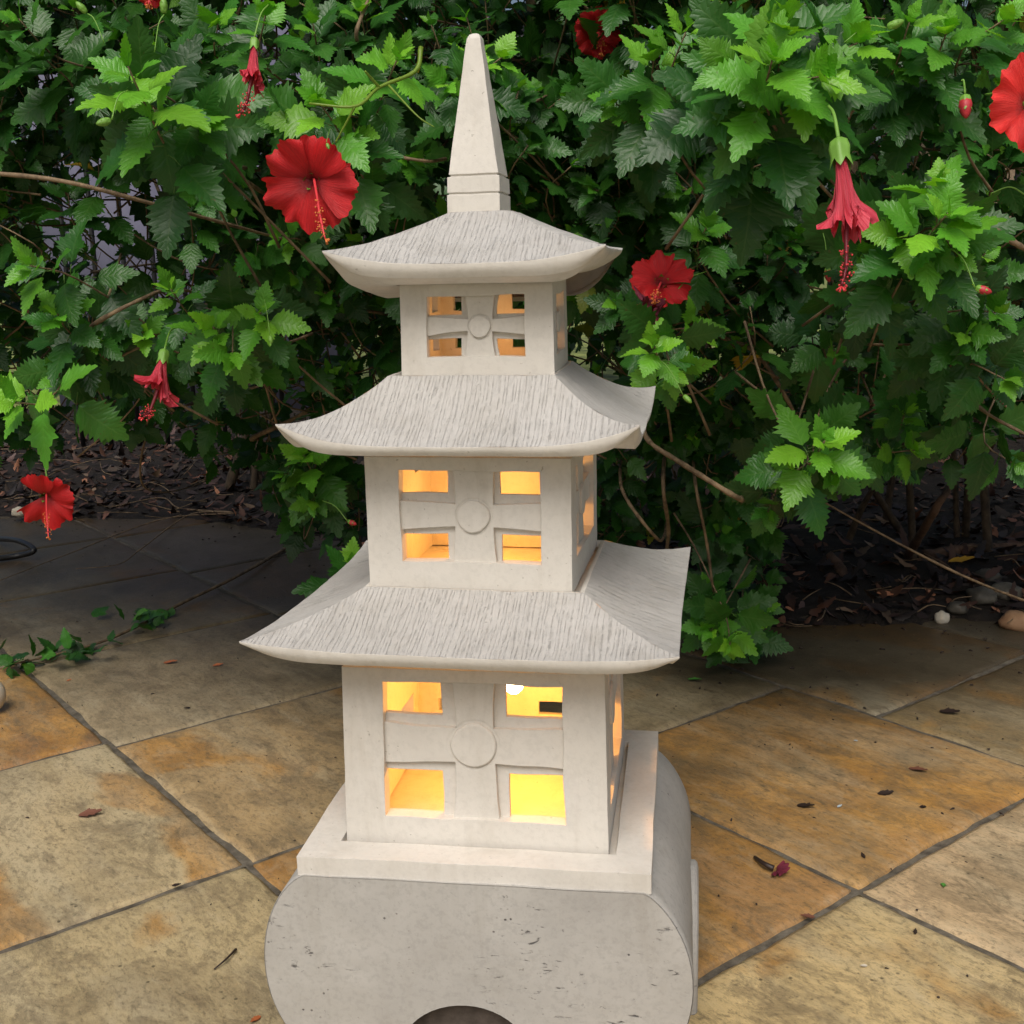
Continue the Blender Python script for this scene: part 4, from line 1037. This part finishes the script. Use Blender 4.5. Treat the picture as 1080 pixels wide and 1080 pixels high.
rock(1010, 645, .01, .022, .02, .014, M_rock_g, 'small grey stone beside the white pebble', 5)
rock(1042, 612, .03, .03, .03, .016, M_rock_g, 'dark stone rearmost of the group of stones at right', 6)
rock(20, 543, .02, .024, .02, .016, M_cream, 'pale stone at the bed edge beneath the left red bloom', 7)
def logthing(pts, r0, r1, label, name='fallen_log', material=M_log, cat='log'):
    V, Fq = tube(smooth_path(pts, 30), r0, r1, 12, .05); V = wob(V, .003, 30)
    return tag(mesh_obj(name, V, Fq, material), label, cat)
logthing([ground(975, 587, .05), ground(1020, 580, .055), ground(1085, 577, .05)], .016, .013, 'reddish brown log lying across the leaf litter at right')
logthing([ground(965, 592, .04), ground(1030, 592, .04), ground(1090, 588, .045)], .008, .006, 'thin dark stick lying just in front of the log', 'fallen_stick', M_log, 'stick')
logthing([ground(897, 618, .02), ground(884, 598, .05), ground(875, 585, .07)], .015, .011, 'short mossy stump leaning in the soil under the hedge', 'stump', M_log, 'stump')
logthing([ground(955, 590, .03), at(985, 540, 2.35), at(1010, 500, 2.45)], .010, .007, 'slanted dark branch propped behind the log', 'fallen_branch', M_log, 'branch')

def scrap(u, v, L, material, label, z=.0015, name='fallen_leaf', cat='leaf', rot=None, curl=.5, grp='plant debris on the paving'):
    p = ground(u, v, z); a = random.uniform(0, 6.28) if rot is None else rot
    Vt, Fq, UV = leaf_template(3, .28, .5 * curl, -.25 * curl, 2, 0, int(u + v), 0)
    M = frame(np.array([math.cos(a), math.sin(a), .05]), np.array([.1, -.15, 1])); V = (Vt * L) @ M.T + p; V[:, 2] -= min(0, V[:, 2].min() - z)
    Vb = V - np.array([0, 0, .0006]); n_ = len(V)
    Fa = np.concatenate([Fq, Fq[:, ::-1] + n_])
    return tag(mesh_obj(name, np.concatenate([V, Vb]), Fa, material), label, cat, grp)
scrap(82, 860, .035, M_brown, 'curled brown leaf in the middle of the large pale slab at left', rot=.3)
scrap(275, 1071, .016, M_rust, 'tiny golden crumpled leaf beside the lantern base')
scrap(172, 699, .03, M_rust, 'thin orange-red leaf on the dark slab left of the lantern', rot=.1); scrap(224, 702, .022, M_rust, 'second orange-red leaf scrap, nearest the lantern roof tip', rot=.2)
scrap(925, 837, .024, M_dark, 'black leaf scrap in the middle of the orange slab', rot=0.1); scrap(840, 849, .026, M_dark, 'dark leaf scrap on the orange slab near the lantern base', rot=-.2); scrap(977, 850, .014, M_dark, 'dark crumb at the right of the orange slab')
scrap(912, 905, .012, M_dark, 'dark crumb just above the joint crossing at right'); scrap(958, 810, .03, M_brown, 'thin brown twig-like leaf on the orange slab', rot=-.5); scrap(990, 750, .035, M_dark, 'dark narrow leaf on the grey slab at the right', rot=-.3)
scrap(995, 931, .014, M_greenbit, 'green leaf scrap on the pinkish slab'); scrap(883, 851, .009, M_blue, 'pale scrap on the orange slab'); scrap(905, 781, .008, M_blue, 'bluish speck near the top of the orange slab'); scrap(915, 1018, .009, M_cream, 'white speck on the pale front slab at right')
scrap(860, 967, .018, M_brown, 'brown scrap beside the lower right joint'); scrap(181, 934, .012, M_dark, 'small black seed on the joint at left'); scrap(201, 746, .012, M_dark, 'dark crumb on the grey slab at left'); scrap(1000, 592, .06, M_yleaf, 'yellow leaf lying on the litter before the log', z=.075, rot=.1, grp='leaves on the leaf litter')
scrap(725, 716, .03, M_greenbit, 'fallen green bud right of the lowest roof', rot=-.4); scrap(965, 985, .010, M_dark, 'dark speck on the pale front slab'); scrap(70, 718, .01, M_rust, 'tiny red scrap by the left joint'); 
# twig and fallen flower on the paving
P = smooth_path([ground(226, 1022, .002), ground(238, 1012, .005), ground(249, 1001, .002)], 10); V, Fq = tube(P, .0008, .0016, 5); tag(mesh_obj('fallen_twig', V, Fq, M_dark), 'short dark twig on the front left slab', 'twig', 'plant debris on the paving')
P = smooth_path([ground(-10, 568, .01), ground(18, 570, .04), ground(36, 580, .03), ground(20, 586, .012), ground(-10, 590, .01)], 30); V, Fq = tube(P, .008, .008, 8); tag(mesh_obj('black_hose', V, Fq, M_rubber), 'loop of black hose lying on the paving at the left edge', 'hose')
ac = Acc()
for k in range(3200):      # crumbs of soil and bark, thickest along the joints and toward the bed
    x = random.uniform(-2.2, 1.6); y = random.uniform(-.6, soil_edge(x) + .05); near = math.exp(-(soil_edge(x) - y) / .45)
    q = np.array([x, y]); uu, vv = q @ E1, q @ E2
    jd = min(abs(vv - c) for c in (-.67, -.12, .433, .932, 1.44))
    if random.random() > .16 + near + (.5 if jd < .02 else 0): continue
    sz = random.choice([.0005, .0006, .0008, .001, .0012, .0018]) * (1 + near); L = sz * random.uniform(1, 3.5); a = random.uniform(0, 6.28)
    if abs(x) < .24 and abs(y) < .22: continue
    V, Fq = tube(np.array([[x, y, sz * .5], [x + L * math.cos(a) * .5, y + L * math.sin(a) * .5, sz * .9], [x + L * math.cos(a), y + L * math.sin(a), sz * .5]]), sz * .7, sz * .4, 5)
    ac.add(V, Fq)
tag(ac.build('soil_crumbs', M_dark), kind='stuff', label='crumbs of soil and bark scattered over the paving', cat='debris')
fo = empty('fallen_flower', ground(812, 914, 0), 'dried maroon hibiscus flower lying on the orange-brown slab', 'flower', 'plant debris on the paving')
ac = Acc()
for k in range(5):
    V, Fq, UV = petal(.017, k * .5 - .9 + A1, 1, k, .35, .35, 8, 6); ac.add(V + ground(818, 919, .003) + [0, 0, .001 * k], Fq, luv=UV)
ac.build('petals', M_petal_m, fo)
V, Fq = tube(smooth_path([ground(816, 916, .006), ground(806, 911, .009), ground(796, 904, .004)], 10), .004, .0022, 7); mesh_obj('calyx', V, Fq, M_dark, fo)
# cream ball of another ornament just entering at the left edge
pb = ground(-13, 752, 0); rb = .034
rings = [[(pb[0] + rb * math.sin(th) * math.cos(t), pb[1] + rb * math.sin(th) * math.sin(t), rb * .95 - rb * math.cos(th)) for t in np.arange(28) / 28 * 2 * math.pi] for th in np.linspace(.02, math.pi - .02, 16)]
V, Fc = loft(rings); tag(mesh_obj('stone_ball', V, Fc, M_cream), 'rounded cream stone ornament cut off by the left edge', 'ornament')

# ------------------------------------------------------------------ fence and what lies beyond
def box(ac, x0, x1, y0, y1, z0, z1):
    V = np.array([(x, y, z) for x in (x0, x1) for y in (y0, y1) for z in (z0, z1)], float)
    ac.add(V, np.array([(0, 1, 3, 2), (4, 6, 7, 5), (0, 4, 5, 1), (2, 3, 7, 6), (0, 2, 6, 4), (1, 5, 7, 3)]))
fe = empty('metal_fence', (-.2, 3.3, 0), 'black iron bar fence glimpsed through gaps in the hedge', 'fence')
for zz in (.03, 1.55):
    ac = Acc(); box(ac, -3.6, 3.2, 3.285, 3.315, zz, zz + .035); ac.build('rail', M_iron, fe, False)
for k in range(54):
    x = -3.55 + k * .125
    V, Fq = tube(np.array([[x, 3.3, .04], [x, 3.3, .8], [x, 3.3, 1.62], [x, 3.3, 1.68]]), .010, .010, 8); mesh_obj('bar', V, Fq, M_iron, fe)
ac = Acc(); box(ac, -3.2, -1.62, 4.7, 4.95, -.03, 2.1); tag(ac.build('garden_wall', M_farwall, None, False), 'lavender-grey rendered wall seen through gaps at the far left', 'wall')
ac = Acc(); box(ac, 1.2, 3.4, 5.4, 5.6, -.03, 1.6); tag(ac.build('boundary_wall', M_tanwall, None, False), 'tan wall glimpsed through a small gap at upper right', 'wall')
# trees closing the view behind the fence
def tree(x, y, h, lab, seed):
    rd = random.Random(seed); t = empty('tree', (x, y, -.03), lab, 'tree', 'trees beyond the fence')
    V, Fq = tube(smooth_path([(x, y, -.05), (x + .05, y, h * .3), (x, y + .05, h * .7)], 12), .09, .04, 9, .03); mesh_obj('trunk', V, Fq, M_bark, t)
    ac = Acc()
    for k in range(1900):
        a = rd.uniform(0, 6.28); q = rd.random() ** .4; zz = rd.uniform(.12, 1); wd = 1.15 * math.sin(min(1, zz * 1.15 + .1) * math.pi) ** .5 if zz < .8 else 1.15 * (1.02 - zz) ** .5 * 2
        p = np.array([x + math.cos(a) * q * wd, y + math.sin(a) * q * wd, zz * h + rd.gauss(0, .06)])
        for _ in range(1):
            put_leaf(ac, p, nrm(rng.normal(size=3) + [0, 0, -.4]), nrm(rng.normal(size=3) + [0, -.5, 1]), rd.uniform(.12, .2), np.array(random.choice(OLD)) * rd.uniform(.8, 1.5), False)
    ac.build('crown', M_leaf, t)
tree(-.7, 5.6, 3.4, 'dark leafy tree behind the fence, seen in gaps left of the lantern', 1)
tree(.9, 5.0, 3.2, 'dark leafy tree behind the fence, seen in gaps right of the lantern', 2)
tree(-3.4, 6.6, 3.8, 'dark tree beyond the lavender wall at far left', 3)
tree(2.9, 6.8, 3.6, 'dark tree behind the tan wall at far right', 4)
